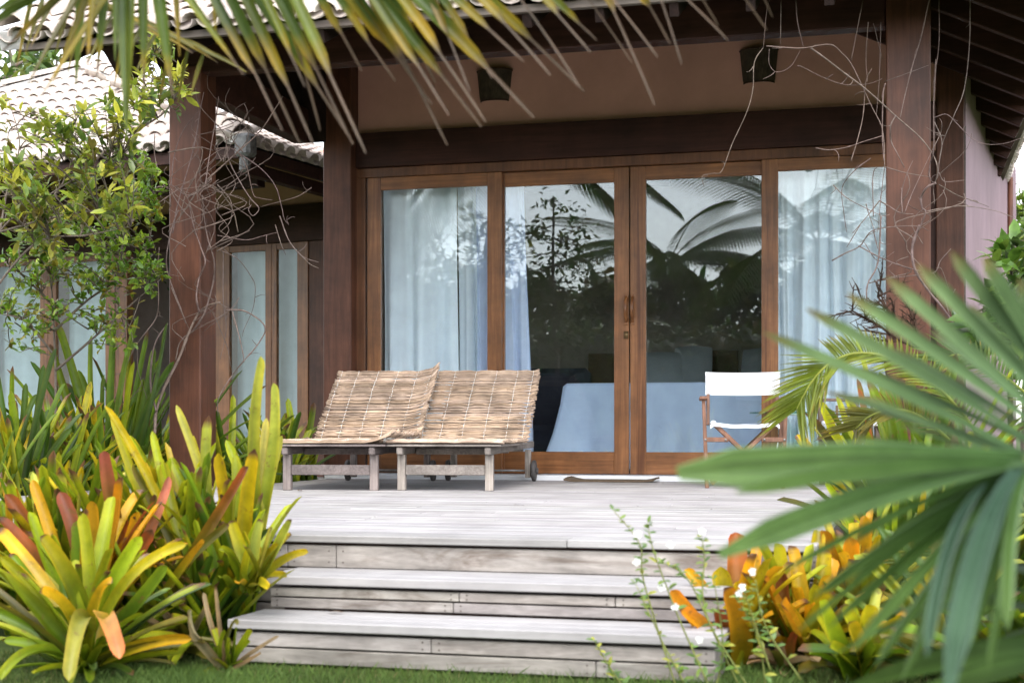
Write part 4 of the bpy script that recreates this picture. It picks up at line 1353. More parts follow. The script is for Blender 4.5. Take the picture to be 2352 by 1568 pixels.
rosette('strap_lily', 'dark strap leaved plant in shade between the shrub and the vine post', gnd(345, 11.3), [], 46, ('g','dg','g'), (1.0,1.5), .05, (.5,1.4), 103, 'lily', None, .35, 11.3, 'palm')

# --- bottom right: orange bromeliads
tR = 5.05
rosette('bromeliad', 'orange bromeliad nearest the steps in the right cluster, with white flower stems before it', gnd(1690, tR+.1), [
 (1662,1350,44,'oo',.0,-.15),(1690,1222,46,'r',.02,.2),(1572,1308,26,'o',.12,.1),(1540,1355,30,'oo',.1,-.05),(1655,1300,46,'y',.02,.1),(1685,1290,30,'o',.02,.25),(1728,1270,28,'o',.02,.2),(1740,1245,26,'o',.02,.3),(1600,1330,26,'o',.08,.1),(1560,1400,30,'oo',.1,-.1),(1720,1380,40,'o',.02,.05),(1705,1330,36,'y',.03,.1),(1640,1400,34,'r',.05,-.1)],
 22, ('o','y','y','yg','o'), (.3,.5), .065, (.6,1.45), 111, t=tR+.1)
rosette('bromeliad', 'tall orange bromeliad in the middle of the right cluster', gnd(1850, tR+.15), [
 (1752,1328,38,'oo',.06,-.1),(1793,1385,42,'oo',.04,-.3),(1780,1248,44,'y',.02,.15),(1812,1252,34,'o',.02,.1),(1798,1312,30,'r',.03,.0),(1890,1260,36,'y',.02,.2),(1878,1218,34,'y',.02,.35),(1905,1320,36,'o',.02,.1),(1848,1500,30,'ol',.0,-.2),(1910,1280,40,'o',.03,.25),(1765,1300,30,'o',.04,.2),(1830,1300,40,'o',.02,.2),(1870,1340,40,'y',.02,0)],
 22, ('o','y','yg','y'), (.3,.52), .065, (.5,1.4), 112, t=tR+.15)
rosette('bromeliad', 'orange yellow bromeliad standing against the deck edge at right', gnd(1960, tR+.5), [
 (1952,1232,40,'oo',.02,.1),(1975,1214,30,'y',.02,.2),(1885,1218,34,'oo',.05,.1),(2060,1275,36,'y',.04,.1),(2000,1240,40,'py',.02,.15),(2030,1260,34,'o',.03,.2),(2040,1310,36,'p',.05,.0),(1925,1270,40,'o',.03,.0),(1990,1290,40,'yg',.02,.0),(2090,1290,34,'oo',.06,.1)],
 30, ('y','o','yg','py'), (.38,.64), .065, (.6,1.4), 113, t=tR+.5)
rosette('bromeliad', 'lime green bromeliad rosette lowest in the right cluster', gnd(1965, tR-.15), [
 (1882,1380,38,'yg',.05,-.1),(1930,1392,38,'yg',.03,-.05),(1990,1388,44,'y',.02,.0),(1948,1428,38,'y',.03,-.25),(2082,1420,30,'y',.14,.0),(2075,1435,34,'yg',.12,-.05),(2037,1500,34,'yg',.14,-.2),(1904,1485,30,'yg',.08,-.25),(2010,1345,30,'py',.04,.15),(2090,1405,28,'o',.1,.1),(1880,1400,30,'yg',.05,.1),(2000,1470,34,'g',.05,-.2)],
 16, ('yg','g','ol'), (.18,.34), .05, (.4,1.3), 114, t=tR-.15)
rosette('bromeliad', 'dry brown bromeliad at the foot of the right cluster', gnd(1800, tR-.0), [(1735,1490,24,'st',.1),(1880,1520,22,'st',.1),(1830,1450,20,'r',.02),(1770,1440,20,'st',.03)], 12, ('r','ol','st'), (.12,.22), .04, (.1,.9), 115, t=tR, cat='bromeliad')
rosette('bromeliad', 'green bromeliad under the palm blades at lower right', gnd(2180, 4.9), [(2080,1330,36,'y',.1),(2130,1290,34,'y',.08),(2200,1320,36,'ol',.05),(2250,1300,36,'g',.05)], 30, ('ol','g','dg','yg'), (.35,.7), .06, (.3,1.3), 116, t=4.9)
rosette('bromeliad', 'bromeliad in shade at the bottom right corner', gnd(2330, 4.7), [], 34, ('ol','dg','g'), (.3,.65), .06, (.3,1.3), 117, t=4.7)
# right side of the deck
rosette('bromeliad', 'strap leaved bromeliad hanging over the right edge of the deck', gnd(2060, 6.2), [
 (1960,1195,26,'g',.08),(1985,1180,26,'g',.06),(2010,1200,24,'yg',.05),(1895,1110,24,'yg',.14),(1920,1125,22,'y',.12),(2030,1120,34,'g',.02),(2060,1110,34,'yg',.0),(2090,1100,26,'g',.02),(1990,1205,40,'y',.1,-.2),(2120,1120,30,'y',.02),(2040,1180,30,'g',.03),(2000,1230,30,'g',.05)],
 34, ('g','yg','dg','y'), (.4,.75), .06, (.5,1.4), 121, t=6.2)
rosette('bromeliad', 'big bromeliad with broad arching straps before the right post', gnd(2100, 7.0), [
 (1885,922,32,'yg',.06,.1),(1920,880+30,28,'yg',.06,.1),(1942,912,30,'yg',.05,.1),(1968,870,26,'ol',.04,.1),(1972,892,22,'r',.04,.0),(1992,876,34,'g',.03,.1),(2020,855,40,'g',.02,.0),(2040,870,36,'g',.0,-.1),(1830,998,26,'y',.14,.0),(1826,1000,26,'yg',.10,.1),(1930,1000,36,'yg',.1,-.1),(2085,860,34,'g',.0,.2),(2180,960,40,'ol',.03),(2150,940,36,'g',.02,.1),(1962,765,22,'yg',-.02,.2),(2120,900,36,'dg',.02,.1)],
 30, ('g','yg','dg','ol'), (.8,1.25), .07, (.9,1.45), 122, t=7.0)
rosette('bromeliad', 'dark bromeliad at the right edge behind the fan palm', gnd(2290, 6.6), [], 36, ('dg','g','ol'), (.6,1.1), .065, (.7,1.45), 123, t=6.6)

# ------------------------------------------------------------------ palm fronds
def leaflet(mb, p0, p1, w, ca, cb, face, sag=0.0, n=7, dry=0.0, fold=.3, drycol=(.125,.090,.066)):
    mid = p0.lerp(p1, .5) + Vector((0,0,1))*sag*(p1-p0).length
    pts = bez(p0, mid, p1, n)
    ws = [w*(.55+.45*min(1, i/n*3.5))*(1 if i/n < .45 else (1-((i/n-.45)/.55)**1.5*.92)) for i in range(n+1)]
    cols = []
    for i in range(n+1):
        t = i/n
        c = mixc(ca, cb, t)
        if dry and t > 1-dry: 
            c = drycol; ws[i] = min(ws[i], w*.24) if t < .99 else w*.12
        elif dry and t > 1-dry-.12: c = mixc(c, (.36,.23,.02), .55)
        cols.append(c)
    strap(mb, pts, ws, cols, face, fold)
r = random.Random(201)
LF = [ # px at y=0, tip px, tip py, width, colour key, dry fraction
 (190,62,200,26,'ol',.0),(150,5,120,28,'ol',.1),(100,-40,70,60,'g',.0),(255,80,245,22,'y',.1),(205,120,200,20,'y',0),(60,-30,40,50,'g',0),
 (187,174,200,26,'g',.0),(239,222,183,26,'g',.12),(286,292,317,34,'g',.0),(300,291,300,20,'yg',.0),(328,331,205,26,'g',.1),(366,397,222,34,'g',.1),(407,413,130,20,'y',0),(492,499,104,14,'y',0),
 (216,200,170,18,'y',.1),(270,265,140,22,'g',0),
 (430,560,172,24,'yg',.1),(489,650,300,30,'g',.30),(523,690,332,28,'g',.34),(560,722,335,30,'yg',.3),(578,812,331,30,'g',.28),(646,735,300,26,'g',.4),
 (640,811,331,30,'g',.35),(672,840,352,32,'yg',.34),(735,832,163,26,'g',.3),(767,908,188,26,'g',.33),(805,993,240,30,'y',.38),(822,985,232,26,'g',.3),(859,1032,264,28,'yg',.3),(850,1028,334,26,'y',.45),(866,1106,291,32,'g',.28),(905,1115,280,32,'y',.4),(950,1226,270,38,'g',.3),
 (1040,1202,141,26,'yg',.3),(1085,1264,173,28,'yg',.4),(1105,1342,210,28,'yg',.4),(1180,1330,200,26,'y',.6),(1240,1356,122,26,'yg',.4),(1256,1370,93,26,'yg',.2),(1340,1452,146,16,'ol',.6),(1389,1503,241,26,'ol',.6),(1400,1510,132,22,'yg',.6),(1478,1540,101,22,'y',.5),(1515,1566,148,18,'ol',.6),(1568,1672,94,22,'yg',.7),(1709,1762,70,20,'ol',.8),(1610,1650,60,18,'ol',.7),(1755,1775,40,14,'ol',.8),
 (600,700,200,24,'yg',.2),(900,1000,190,24,'g',.3),(1000,1130,180,26,'g',.3),(990,1080,210,22,'ol',.4)]
t0 = 3.5
rach = [atD(-260,-210,3.3), atD(200,-190,3.4), atD(700,-170,3.5), atD(1200,-130,3.55), atD(1560,-85,3.6), atD(1790,-40,3.62)]
rp = smoothpath(rach, 6)
fr = thing('palm_frond', 'coconut frond drooping across the top, green leaflets with brown dry tips', 'palm frond', rp[0])
m = MB(); m.smooth = True; m.col = (1,1,1,1)
for k, (x0, tx, ty, w, key, dry) in enumerate(LF):
    tt = t0 + r.uniform(-.18, .14)
    ca, cb = GREENS[key]
    ca, cb = {'g': ((.055,.100,.022),(.105,.150,.026)), 'yg': ((.065,.112,.022),(.170,.185,.022)), 'y': ((.090,.115,.018),(.300,.215,.016)), 'ol': ((.075,.090,.022),(.130,.115,.030))}[key]
    kf = r.uniform(.8, 1.2)
    ca = tuple(c*kf for c in ca); cb = tuple(c*kf for c in cb)
    dx = (tx-x0)/max(30, ty)
    yr = -170 + 100*max(0, (x0-700)/1000)
    p0 = atD(x0 + dx*yr*.9, yr, 3.48)
    p1 = atD(tx, ty, tt)
    face = (-VIEW + Vector((r.uniform(-.7,.7), 0, .3))).normalized()
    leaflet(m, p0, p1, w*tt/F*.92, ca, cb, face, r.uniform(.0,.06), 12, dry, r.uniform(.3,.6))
m.build('leaflets', M['palm'], fr)
m = MB(); m.smooth = True; m.col = (.5,.5,.1)
m.tube(rp, [.016 - .012*i/len(rp) for i in range(len(rp))], 6, True, [(.22,.22,.04,1)]*len(rp))
m.build('rachis', M['palm'], fr)
# a second frond behind it crossing the roof corner
fr = thing('palm_frond', 'smaller frond with thin crossing leaflets in front of the roof corner at top left', 'palm frond', atD(120, -40, 4.4))
m = MB()
ra = smoothpath([atD(90,-60,4.3), atD(200,0,4.4), atD(330,55,4.5), atD(470,120,4.6)], 8)
for i, p in enumerate(ra):
    for s in (-1, 1):
        d_ = Vector((C_, S_, 0))*(.32 if s > 0 else -.10) + Vector((0,0,-.16 if s > 0 else -.30))
        d_ *= r.uniform(.8,1.1)*(1 - .4*i/len(ra))
        if i % 2: continue
        leaflet(m, p, p + d_*.8 + VIEW*r.uniform(-.1,.1), .015, (.07,.085,.016), (.16,.135,.02), (-VIEW+Vector((0,0,.5))).normalized(), .06, 6, r.choice((0,.15)))
m.build('leaflets', M['palm'], fr)
m = MB(); m.smooth = True
m.tube(ra, [.008]*len(ra), 5, True, [(.25,.2,.04,1)]*len(ra)); m.build('rachis', M['palm'], fr)

# fan palm close to the lens at right
r = random.Random(211)
tH = 1.95
hub = atD(2345, 1050, tH)
fp = thing('fan_palm', 'blurred fan palm leaves reaching in from the right edge close to the viewer', 'palm', gnd(2480, 2.1))
BL = [ # tip px, py, width at mid, dt tip, base px/py
 (1753,763,52,.15,(2360,1045)),(1853,709,56,.15,(2380,1020)),(1948,675,62,.12,(2400,990)),(2038,637,62,.1,(2410,975)),(2108,608,66,.1,(2440,960)),(2186,578,66,.05,(2450,930)),(2260,590,66,.0,(2460,920)),(2340,640,60,.0,(2480,930)),
 (1900,900,44,.25,(2370,1060)),(2010,940,40,.2,(2370,1050)),
 (1556,1088,112,-.10,(2350,1055)),(1690,1130,60,-.2,(2352,1068)),(1652,1275,66,-.15,(2345,1060)),(1868,1372,40,.1,(2330,1080)),(1960,1330,36,.2,(2335,1080)),(1962,1490,42,.0,(2330,1095)),(2035,1420,36,.1,(2335,1090)),(2085,1340,36,.15,(2340,1085)),
 (2028,1356,28,0.26,(2358,1085)),(2270,1330,24,0.28,(2342,1085)),(2067,976,23,0.19,(2342,1077)),(2021,1286,19,0.27,(2348,1073)),(1896,1031,24,0.10,(2360,1067)),(1955,1005,21,0.09,(2335,1071)),(2093,1473,21,0.31,(2344,1075)),(2265,1445,27,0.24,(2340,1087)),(1873,1042,24,0.14,(2346,1078)),(2055,1038,20,0.15,(2354,1083)),(1973,904,23,0.07,(2346,1074)),(2049,1221,24,0.19,(2340,1066)),(1878,1094,27,0.16,(2347,1065)),(2052,1270,24,0.22,(2335,1079)),(2063,972,21,0.09,(2342,1079)),(2014,1144,25,0.13,(2349,1068)),
 (2290,650,40,.2,(2470,930)),(2230,700,40,.25,(2440,960)),(2140,760,40,.25,(2420,985)),(2050,800,38,.25,(2400,1010)),(1960,840,36,.25,(2390,1030)),(1760,1230,30,.3,(2335,1070)),(1950,1250,28,.3,(2340,1065)),(2060,1220,28,.3,(2345,1060)),(1900,1360,28,.25,(2335,1080)),(1960,1400,26,.2,(2335,1080)),(2060,1450,28,.2,(2340,1085)),(2110,1420,26,.2,(2340,1085)),(2160,1300,30,.25,(2345,1070)),(2070,1560,30,.05,(2340,1095)),(1830,1450,26,.2,(2335,1085)),(2250,1400,30,.1,(2350,1080)),(2270,1540,30,.0,(2355,1080)),
 (1800,1310,34,.25,(2335,1075)),(1905,1440,30,.2,(2335,1085)),(2000,1270,36,.3,(2340,1070)),(2100,1480,34,.15,(2340,1090)),(2150,1360,40,.1,(2345,1085)),(2010,1530,34,.05,(2335,1100)),(2200,1250,50,.2,(2350,1060)),
 (2128,1506,44,-.2,(2265,1110)),(2178,1590,58,-.25,(2345,1065)),(2313,1445,44,-.2,(2370,1070)),(2050,1300,34,.2,(2340,1085)),(2230,1480,40,.1,(2350,1080))]
m = MB()
for k, (tx, ty, w, dt, bp) in enumerate(BL):
    p0 = atD(bp[0], bp[1], tH); p1 = atD(tx, ty, tH + dt)
    L = (p1-p0).length
    up = ty < 1000
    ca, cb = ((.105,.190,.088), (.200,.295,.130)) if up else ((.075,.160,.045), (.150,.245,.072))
    if tx in (2128,2178): ca, cb = (.050,.110,.070), (.085,.155,.095)
    n = 12
    mid = p0.lerp(p1, .5) + Vector((0,0,1))*L*(.03 if up else .015 if tx in (1556,1640) else .06)
    if up: w *= .66
    if tx in (2128,2178,2313): mid = p0.lerp(p1,.45) + Vector((C_,S_,0))*(-.02) + Vector((0,0,.05))
    pts = bez(p0, mid, p1, n)
    bl_ = tx in (1556,1640,1652,2178)
    if not up and not bl_: w *= .66
    ws = [w*tH/F*(.35+.65*min(1,(i/n)*2.6))*(1 if i/n < .8 else 1-((i/n-.8)/.2)**2*(.45 if up else .6)) for i in range(n+1)]
    if bl_: ws = [w*tH/F*(.4+.6*min(1,(i/n)*2.2))*(1 if i/n < .9 else .62) for i in range(n+1)]
    ws[-1] *= .5 if bl_ else .3
    kf = r.uniform(.85,1.15)
    cols = [tuple(x*kf for x in mixc(ca, cb, i/n)) for i in range(n+1)]
    if up: cols[-1] = (.26,.20,.08); cols[-2] = (.2,.22,.09)
    face = (-VIEW*.9 + Vector((0,0,.7)) + Vector((r.uniform(-.3,.3),0,0))).normalized()
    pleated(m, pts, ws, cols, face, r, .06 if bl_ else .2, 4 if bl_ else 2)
m.build('blade', M['palm'], fp)
m = MB()
for k, (tx, ty, w, dt, bp) in enumerate([(1950,1575,70,.1,(2480,1470)),(2050,1620,60,.0,(2480,1500)),(1920,1500,30,.4,(2400,1350)),(2130,1300,40,.4,(2450,1340)),(2000,1420,30,.4,(2420,1400)),(2150,1400,36,.4,(2450,1420)),(2250,1500,36,.3,(2460,1440))]):
    p0 = atD(bp[0], bp[1], tH+.1); p1 = atD(tx, ty, tH+.1+dt); L = (p1-p0).length; n = 10
    pts = bez(p0, p0.lerp(p1,.5)+Vector((0,0,L*.08)), p1, n)
    ws = [w*tH/F*(.5+.5*min(1,(i/n)*2.5))*(1 if i/n < .5 else 1-((i/n-.5)/.5)**2*.85) for i in range(n+1)]
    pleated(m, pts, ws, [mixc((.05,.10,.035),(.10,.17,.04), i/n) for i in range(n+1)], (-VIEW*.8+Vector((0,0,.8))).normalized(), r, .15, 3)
m.build('blade', M['palm'], fp)
m = MB(); m.smooth = True
for q in ((2345,1055),(2440,960),(2470,1480)):
    P = smoothpath([atD(q[0]+5, q[1], tH), atD(2500, q[1]+160, tH+.08), gnd(2500, 2.1)], 6)
    m.tube(P, [.010]*len(P), 6, True, [(.20,.25,.09,1)]*len(P))
m.build('stem', M['palm'], fp)

# arching areca frond before the curtains
def areca(label, path, lens, seed, t, cols, down=(.5,-.75), up=(.15,.45), w=.018, wt=1.0):
    r = random.Random(seed)
    P = smoothpath([atD(x, y, t+dt) for x, y, dt in path], 9)
    o = thing('areca_frond', label, 'palm frond', P[0])
    m = MB()
    N = len(P)
    for i in range(2, N):
        s = i/N
        T = (P[min(i+1,N-1)] - P[i-1]).normalized()
        L = lens[0] + (lens[1]-lens[0])*s
        L *= r.uniform(.9,1.1)*wt*(1 if s < .9 else .8)
        sd = T.cross(VIEW)
        if sd.length < .2: sd = T.orthogonal()
        sd.normalize()
        if sd.z < 0: sd = -sd
        for sg in (-1, 1):
            if s < .62: d = T*.35 + sd*.85 if sg > 0 else T*.80 - sd*.30
            else: d = T*.78 + sd*sg*.50
            d = (d + VIEW*sg*.25 + Vector((r.gauss(0,.06), r.gauss(0,.06), -.06))).normalized()
            Lq = L*(.55 if (sg > 0 and s < .62) else 1.0)
            k = r.uniform(.75,1.2)
            fc = (-VIEW+Vector((r.gauss(0,.4),0,.4))).normalized()
            leaflet(m, P[i], P[i]+d*Lq+Vector((0,0,-.02*r.random())), w, tuple(c*k for c in cols[0]), tuple(c*k for c in cols[1]), fc, .03, 6, r.choice((0,0,.08)), .35)
    m.build('leaflets', M['palm'], o)
    m = MB(); m.smooth = True
    m.tube(P, [.010-.007*i/N for i in range(N)], 5, True, [(.30,.33,.05,1)]*N); m.build('rachis', M['palm'], o)
    return o
areca('yellow green areca frond arching down to the left before the far right curtains', [(2250,1000,.3),(2180,915,.2),(2110,858,.1),(2050,826,0),(2000,812,0),(1950,814,0),(1905,835,-.05),(1870,870,-.05),(1845,910,-.05),(1830,940,-.05)], (.20,.24), 221, 6.3, ((.11,.17,.012),(.23,.27,.025)), w=.012)
areca('shorter olive areca frond below the arching one, with dry tips', [(2180,1010,.2),(2120,960,.1),(2060,940,0),(2000,955,0),(1965,985,0)], (.17,.2), 222, 6.5, ((.10,.12,.014),(.22,.19,.03)), w=.013)
areca('dark areca frond at the right edge behind the fan palm blades', [(2420,960,.3),(2340,890,.2),(2270,840,.1),(2200,815,.0),(2150,830,0)], (.22,.2), 223, 7.0, ((.05,.10,.014),(.10,.16,.02)), w=.014)
areca('low areca frond hanging beside the orange bromeliads at right', [(2400,1180,.3),(2300,1190,.2),(2200,1230,.1),(2120,1290,.0),(2070,1340,0)], (.25,.2), 224, 5.4, ((.06,.10,.014),(.14,.17,.02)), w=.014)

# ------------------------------------------------------------------ shrubs and trees
def leafquad(mb, p, d, up, L, w, c):
    d = d.normalized(); sd = d.cross(up)
    if sd.length < 1e-3: sd = d.orthogonal()
    sd.normalize(); n = sd.cross(d)
    e = tuple(x*.85 for x in c)
    vs = [p, p+d*L*.33+sd*w*.5+n*w*.13, p+d*L*.70+sd*w*.42+n*w*.10-n*L*.03, p+d*L-n*L*.10, p+d*L*.70-sd*w*.42+n*w*.10-n*L*.03, p+d*L*.33-sd*w*.5+n*w*.13, p+d*L*.36, p+d*L*.72-n*L*.02]
    mb.add(vs, [(0,1,6),(1,2,7,6),(2,3,7),(3,4,7),(4,5,6,7),(5,0,6)], [(*c,1)]*6+[(*e,1)]*2)
def shrub(name, label, base, trunks, blobs, t, leafL, leafW, cols, seed, cat='shrub', ntw=1.0, depth=.5, per=9, trunk_r=.02, mat='shrub', tw=.28):
    r = random.Random(seed)
    o = thing(name, label, cat, base)
    br = MB(); br.smooth = True
    nodes = []
    for tr in trunks:
        P = smoothpath([atD(x, y, t+dt) for x, y, dt in tr], 7)
        N = len(P)
        br.tube(P, [trunk_r*(1-.75*i/N) for i in range(N)], 6)
        nodes += P
    lf = MB(); lf.smooth = True
    for (bx, by, rx, ry, cnt) in blobs:
        for k in range(int(cnt*ntw)):
            an = r.uniform(0,6.283); q = math.sqrt(r.random())
            e = atD(bx+rx*q*math.cos(an), by+ry*q*math.sin(an), t + r.uniform(-depth, depth))
            nn = min(nodes[::2], key=lambda p: (p-e).length_squared + r.random()*.04)
            dv = (e-nn)
            st = e - dv.normalized()*min(dv.length, tw*r.uniform(1,2.5)) if dv.length > 1e-4 else nn
            mid = st.lerp(e, .5) + Vector((r.uniform(-.04,.04), r.uniform(-.04,.04), r.uniform(.0,.07)))
            P = bez(st, mid, e, 5)
            br.tube(P, [.005,.0045,.004,.0035,.003,.002], 4)
            c0 = r.choice(cols)
            T = (e-st).normalized()
            for j in range(per):
                s = r.uniform(.25,1.0) if j > 2 else 1.0
                i0 = min(4, int(s*5)); p = P[i0].lerp(P[i0+1], min(1,s*5-i0))
                d = (T*r.uniform(.2,.9) + Vector((r.gauss(0,.6), r.gauss(0,.6), r.gauss(.25,.5)))).normalized()
                kk = r.uniform(.65,1.35); c = tuple(x*kk for x in (c0 if r.random() < .75 else r.choice(cols)))
                up = (Vector((0,0,1)) + Vector((r.gauss(0,.5), r.gauss(0,.5), 0)) - VIEW*.3).normalized()
                s_ = r.uniform(.65,1.2)
                leafquad(lf, p, d, up, leafL*s_, leafW*s_, c)
    lf.build('foliage', M[mat], o)
    br.build('branches', M['bark'], o)
    return o
shrub('leafy_shrub', 'tall shrub with large glossy leaves and yellow shoots before the tiled roof at left', gnd(-60, 9.0), [
  [(-60,1200,0),(-40,700,0),(0,533,0),(102,455,0),(191,400,0),(294,349,0)], [(60,490,0),(119,454,.1),(157,393,.1),(174,307,.1),(170,240,.1)],
  [(191,400,0),(260,330,.1),(330,290,.1),(345,215,.1),(358,110,.1)], [(330,290,.1),(385,250,.1),(425,165,.1)], [(0,533,0),(20,420,.2),(45,330,.2),(20,230,.2)], [(0,533,0),(120,500,-.1),(240,480,-.1),(330,470,0)], [(-40,700,0),(80,560,-.2),(200,540,-.2),(300,520,-.2)]],
  [(60,340,85,70,16),(180,425,130,45,26),(230,310,100,60,19),(300,260,60,45,16),(120,290,90,45,12),(325,200,40,45,15),(395,210,35,50,14),(358,120,22,35,10),(200,260,80,40,9),(70,470,90,55,28),(250,400,90,45,20),(25,250,35,40,3),(110,520,120,40,24),(260,490,100,40,18),(15,430,50,60,12)],
  9.0, .094, .032, [(.13,.20,.022),(.19,.25,.024),(.32,.34,.03),(.09,.15,.024),(.22,.26,.024),(.15,.125,.024),(.42,.41,.045)], 231, per=8, trunk_r=.008)
shrub('leafy_shrub', 'shrub with small bright green leaves before the bungalow windows at left', gnd(128, 9.95), [
  [(128,1150,0),(128,880,0),(124,760,0),(120,680,0),(110,560,0),(140,470,0)], [(124,760,0),(200,690,0),(270,640,0),(340,560,0),(350,440,0)], [(122,700,0),(60,640,0),(10,600,0)], [(128,850,0),(210,780,0),(300,700,0),(370,640,0)], [(128,820,0),(60,740,0),(0,720,0)], [(270,640,0),(290,520,0),(320,420,0),(335,350,0)]],
  [(335,430,45,50,26),(300,510,75,55,36),(180,570,160,50,50),(80,610,95,50,36),(235,650,95,45,32),(140,730,140,45,30),(50,690,60,40,18),(345,640,40,40,14),(255,770,70,35,10),(60,780,60,35,9),(290,590,75,55,28),(330,360,25,28,6)],
  9.95, .062, .027, [(.13,.25,.016),(.19,.31,.02),(.09,.18,.016),(.26,.35,.03),(.15,.26,.02),(.25,.22,.02)], 232, per=10, trunk_r=.010, tw=.2)
shrub('leafy_shrub', 'dark broad leaved shrub at the right edge beside the mauve side wall', gnd(2420, 8.0), [
  [(2420,1250,0),(2400,900,0),(2350,720,0),(2320,620,0)], [(2400,900,0),(2300,760,0),(2240,720,0)], [(2400,900,0),(2390,700,0),(2370,560,0)]],
  [(2330,600,40,40,9),(2320,690,50,40,12),(2380,640,60,80,18),(2290,760,70,40,14),(2240,745,40,30,7),(2360,820,80,70,22)], 8.0, .16, .062, [(.06,.13,.02),(.10,.20,.025),(.14,.22,.03),(.05,.09,.02)], 233, per=6, trunk_r=.02)
def bgtree(label, px, t, top, bot, rx, seed, cols, leafL=.22, cnt=110, name='tree', rows=None):
    r = random.Random(seed)
    b = gnd(px, t)
    trunks = [[(px, HY+CAMZ*F/t, 0),(px+r.uniform(-10,10),(top+HY)/2+60,0),(px+r.uniform(-20,20),(top+bot)/2,0),(px, top+40, 0)]]
    for k in range(4):
        trunks.append([(px,(top+HY)/2+80,0),(px+rx*r.uniform(-.5,.5),(top+bot)/2+20,r.uniform(-.6,.6)),(px+rx*r.uniform(-.9,.9),top+(bot-top)*r.uniform(.15,.6),r.uniform(-1,1))])
    bl = []
    for k in range(9):
        bl.append((px+rx*r.uniform(-.7,.7), lerp(top, bot, r.uniform(.15,.85)), rx*.4, (bot-top)*.22, cnt/9))
    return shrub(name, label, b, trunks, bl, t, leafL, leafL*.42, cols, seed, 'tree', 1.0, .09*t, 10, .06, tw=.6)
G1 = [(.06,.11,.02),(.09,.16,.025),(.13,.20,.03),(.20,.24,.04)]
bgtree('leafy tree beyond the bungalow roof at the top left corner', 20, 22, 60, 330, 130, 241, G1)
bgtree('tree filling the gap between the two roofs at the upper left', 130, 26, 90, 320, 120, 242, G1)
bgtree('leafy tree beyond the end of the mauve side wall at right', 2350, 21, 400, 800, 70, 243, [(.10,.17,.02),(.18,.26,.03),(.26,.32,.05)], .16, 130)
bgtree('tree at the right edge, farther out than the broad leaved shrub', 2450, 19, 350, 850, 110, 244, G1, .2, 120)

# ------------------------------------------------------------------ dry vines on the posts
def vinepts(pl, x0, y0, k, t, r):
    return [atD(x0+x*k, y0+y*k, t + r.uniform(-.05,.05)) for x, y in pl]
def vine(label, sets, base, seed, name='dry_vine', nrand=(), leaves=0, leafbox=None):
    r = random.Random(seed)
    m = MB(); m.smooth = True
    ends = []
    for pl, x0, y0, k, t, rad in sets:
        P = smoothpath(vinepts(pl, x0, y0, k, t, r), 6)
        N = len(P)
        kk = r.uniform(.75,1.15); m.col = (kk, kk*r.uniform(.9,1), kk*r.uniform(.88,1), 1)
        rr = rad*r.uniform(.62,1.0)
        m.tube(P, [rr*(1-.5*i/N)*(1.35 if i % 9 == 4 else 1) for i in range(N)], 5)
        for _ in range(N//14):
            q = P[r.randrange(N)]
            d = Vector((r.gauss(0,1), r.gauss(0,.5), r.gauss(0,.8))).normalized()*r.uniform(.03,.10)
            e = q + d
            Pt = bez(q, q+d*.5+Vector((r.uniform(-.03,.03),0,r.uniform(-.03,.03))), e, 4)
            m.tube(Pt, [.0028,.0025,.002,.0018,.0012], 4)
    for (px0, py0, px1, py1, t, cnt) in nrand:
        for _ in range(cnt):
            a = (r.uniform(px0,px1), r.uniform(py0,py1)); 
            an = r.choice((-1,1))*r.gauss(1.3,.35); L = r.uniform(80,240)
            b = (a[0]+math.cos(an)*L, a[1]-abs(math.sin(an))*L)
            c = ((a[0]+b[0])/2 + r.uniform(-40,40), (a[1]+b[1])/2 + r.uniform(-30,30))
            tt = t + r.uniform(-.12,.12)
            s1 = r.choice((-1,1))*r.uniform(20,70)
            P = smoothpath([atD(*a,tt), atD(lerp(a[0],b[0],.3)+s1, lerp(a[1],b[1],.3), tt+.05), atD(lerp(a[0],b[0],.65)-s1*.7, lerp(a[1],b[1],.65), tt-.05), atD(*b,tt)], 4)[:11]
            kk = r.uniform(.6,1.0); m.col = (kk,kk*.95,kk*.92,1)
            rr = r.uniform(.0025,.0048)
            m.tube(P, [rr*(1-.4*i/10) for i in range(11)], 5)
    root = m.build(name, M['vine'], None, base)
    tag(root, label, 'vine')
    if leaves:
        lf = MB(); lf.smooth = True
        for (px, py, n, c) in leaves:
            for _ in range(n):
                p = atD(px+r.uniform(-14,14), py+r.uniform(-16,16), leafbox)
                leafquad(lf, p, Vector((r.gauss(0,.7), r.gauss(0,.3), r.gauss(.1,.6))), (-VIEW+Vector((r.gauss(0,.5),0,r.gauss(.5,.5)))).normalized(), r.uniform(.05,.09), .028, tuple(x*r.uniform(.8,1.2) for x in c))
        lf.build('leaves', M['shrub'], root)
    return root
Kz = .3418
tl = 10.45
A = lambda pl, rad=.006: (pl, 0, 0, Kz, tl, rad)
B = lambda pl, rad=.006: (pl, 0, 516.8, Kz, tl, rad)
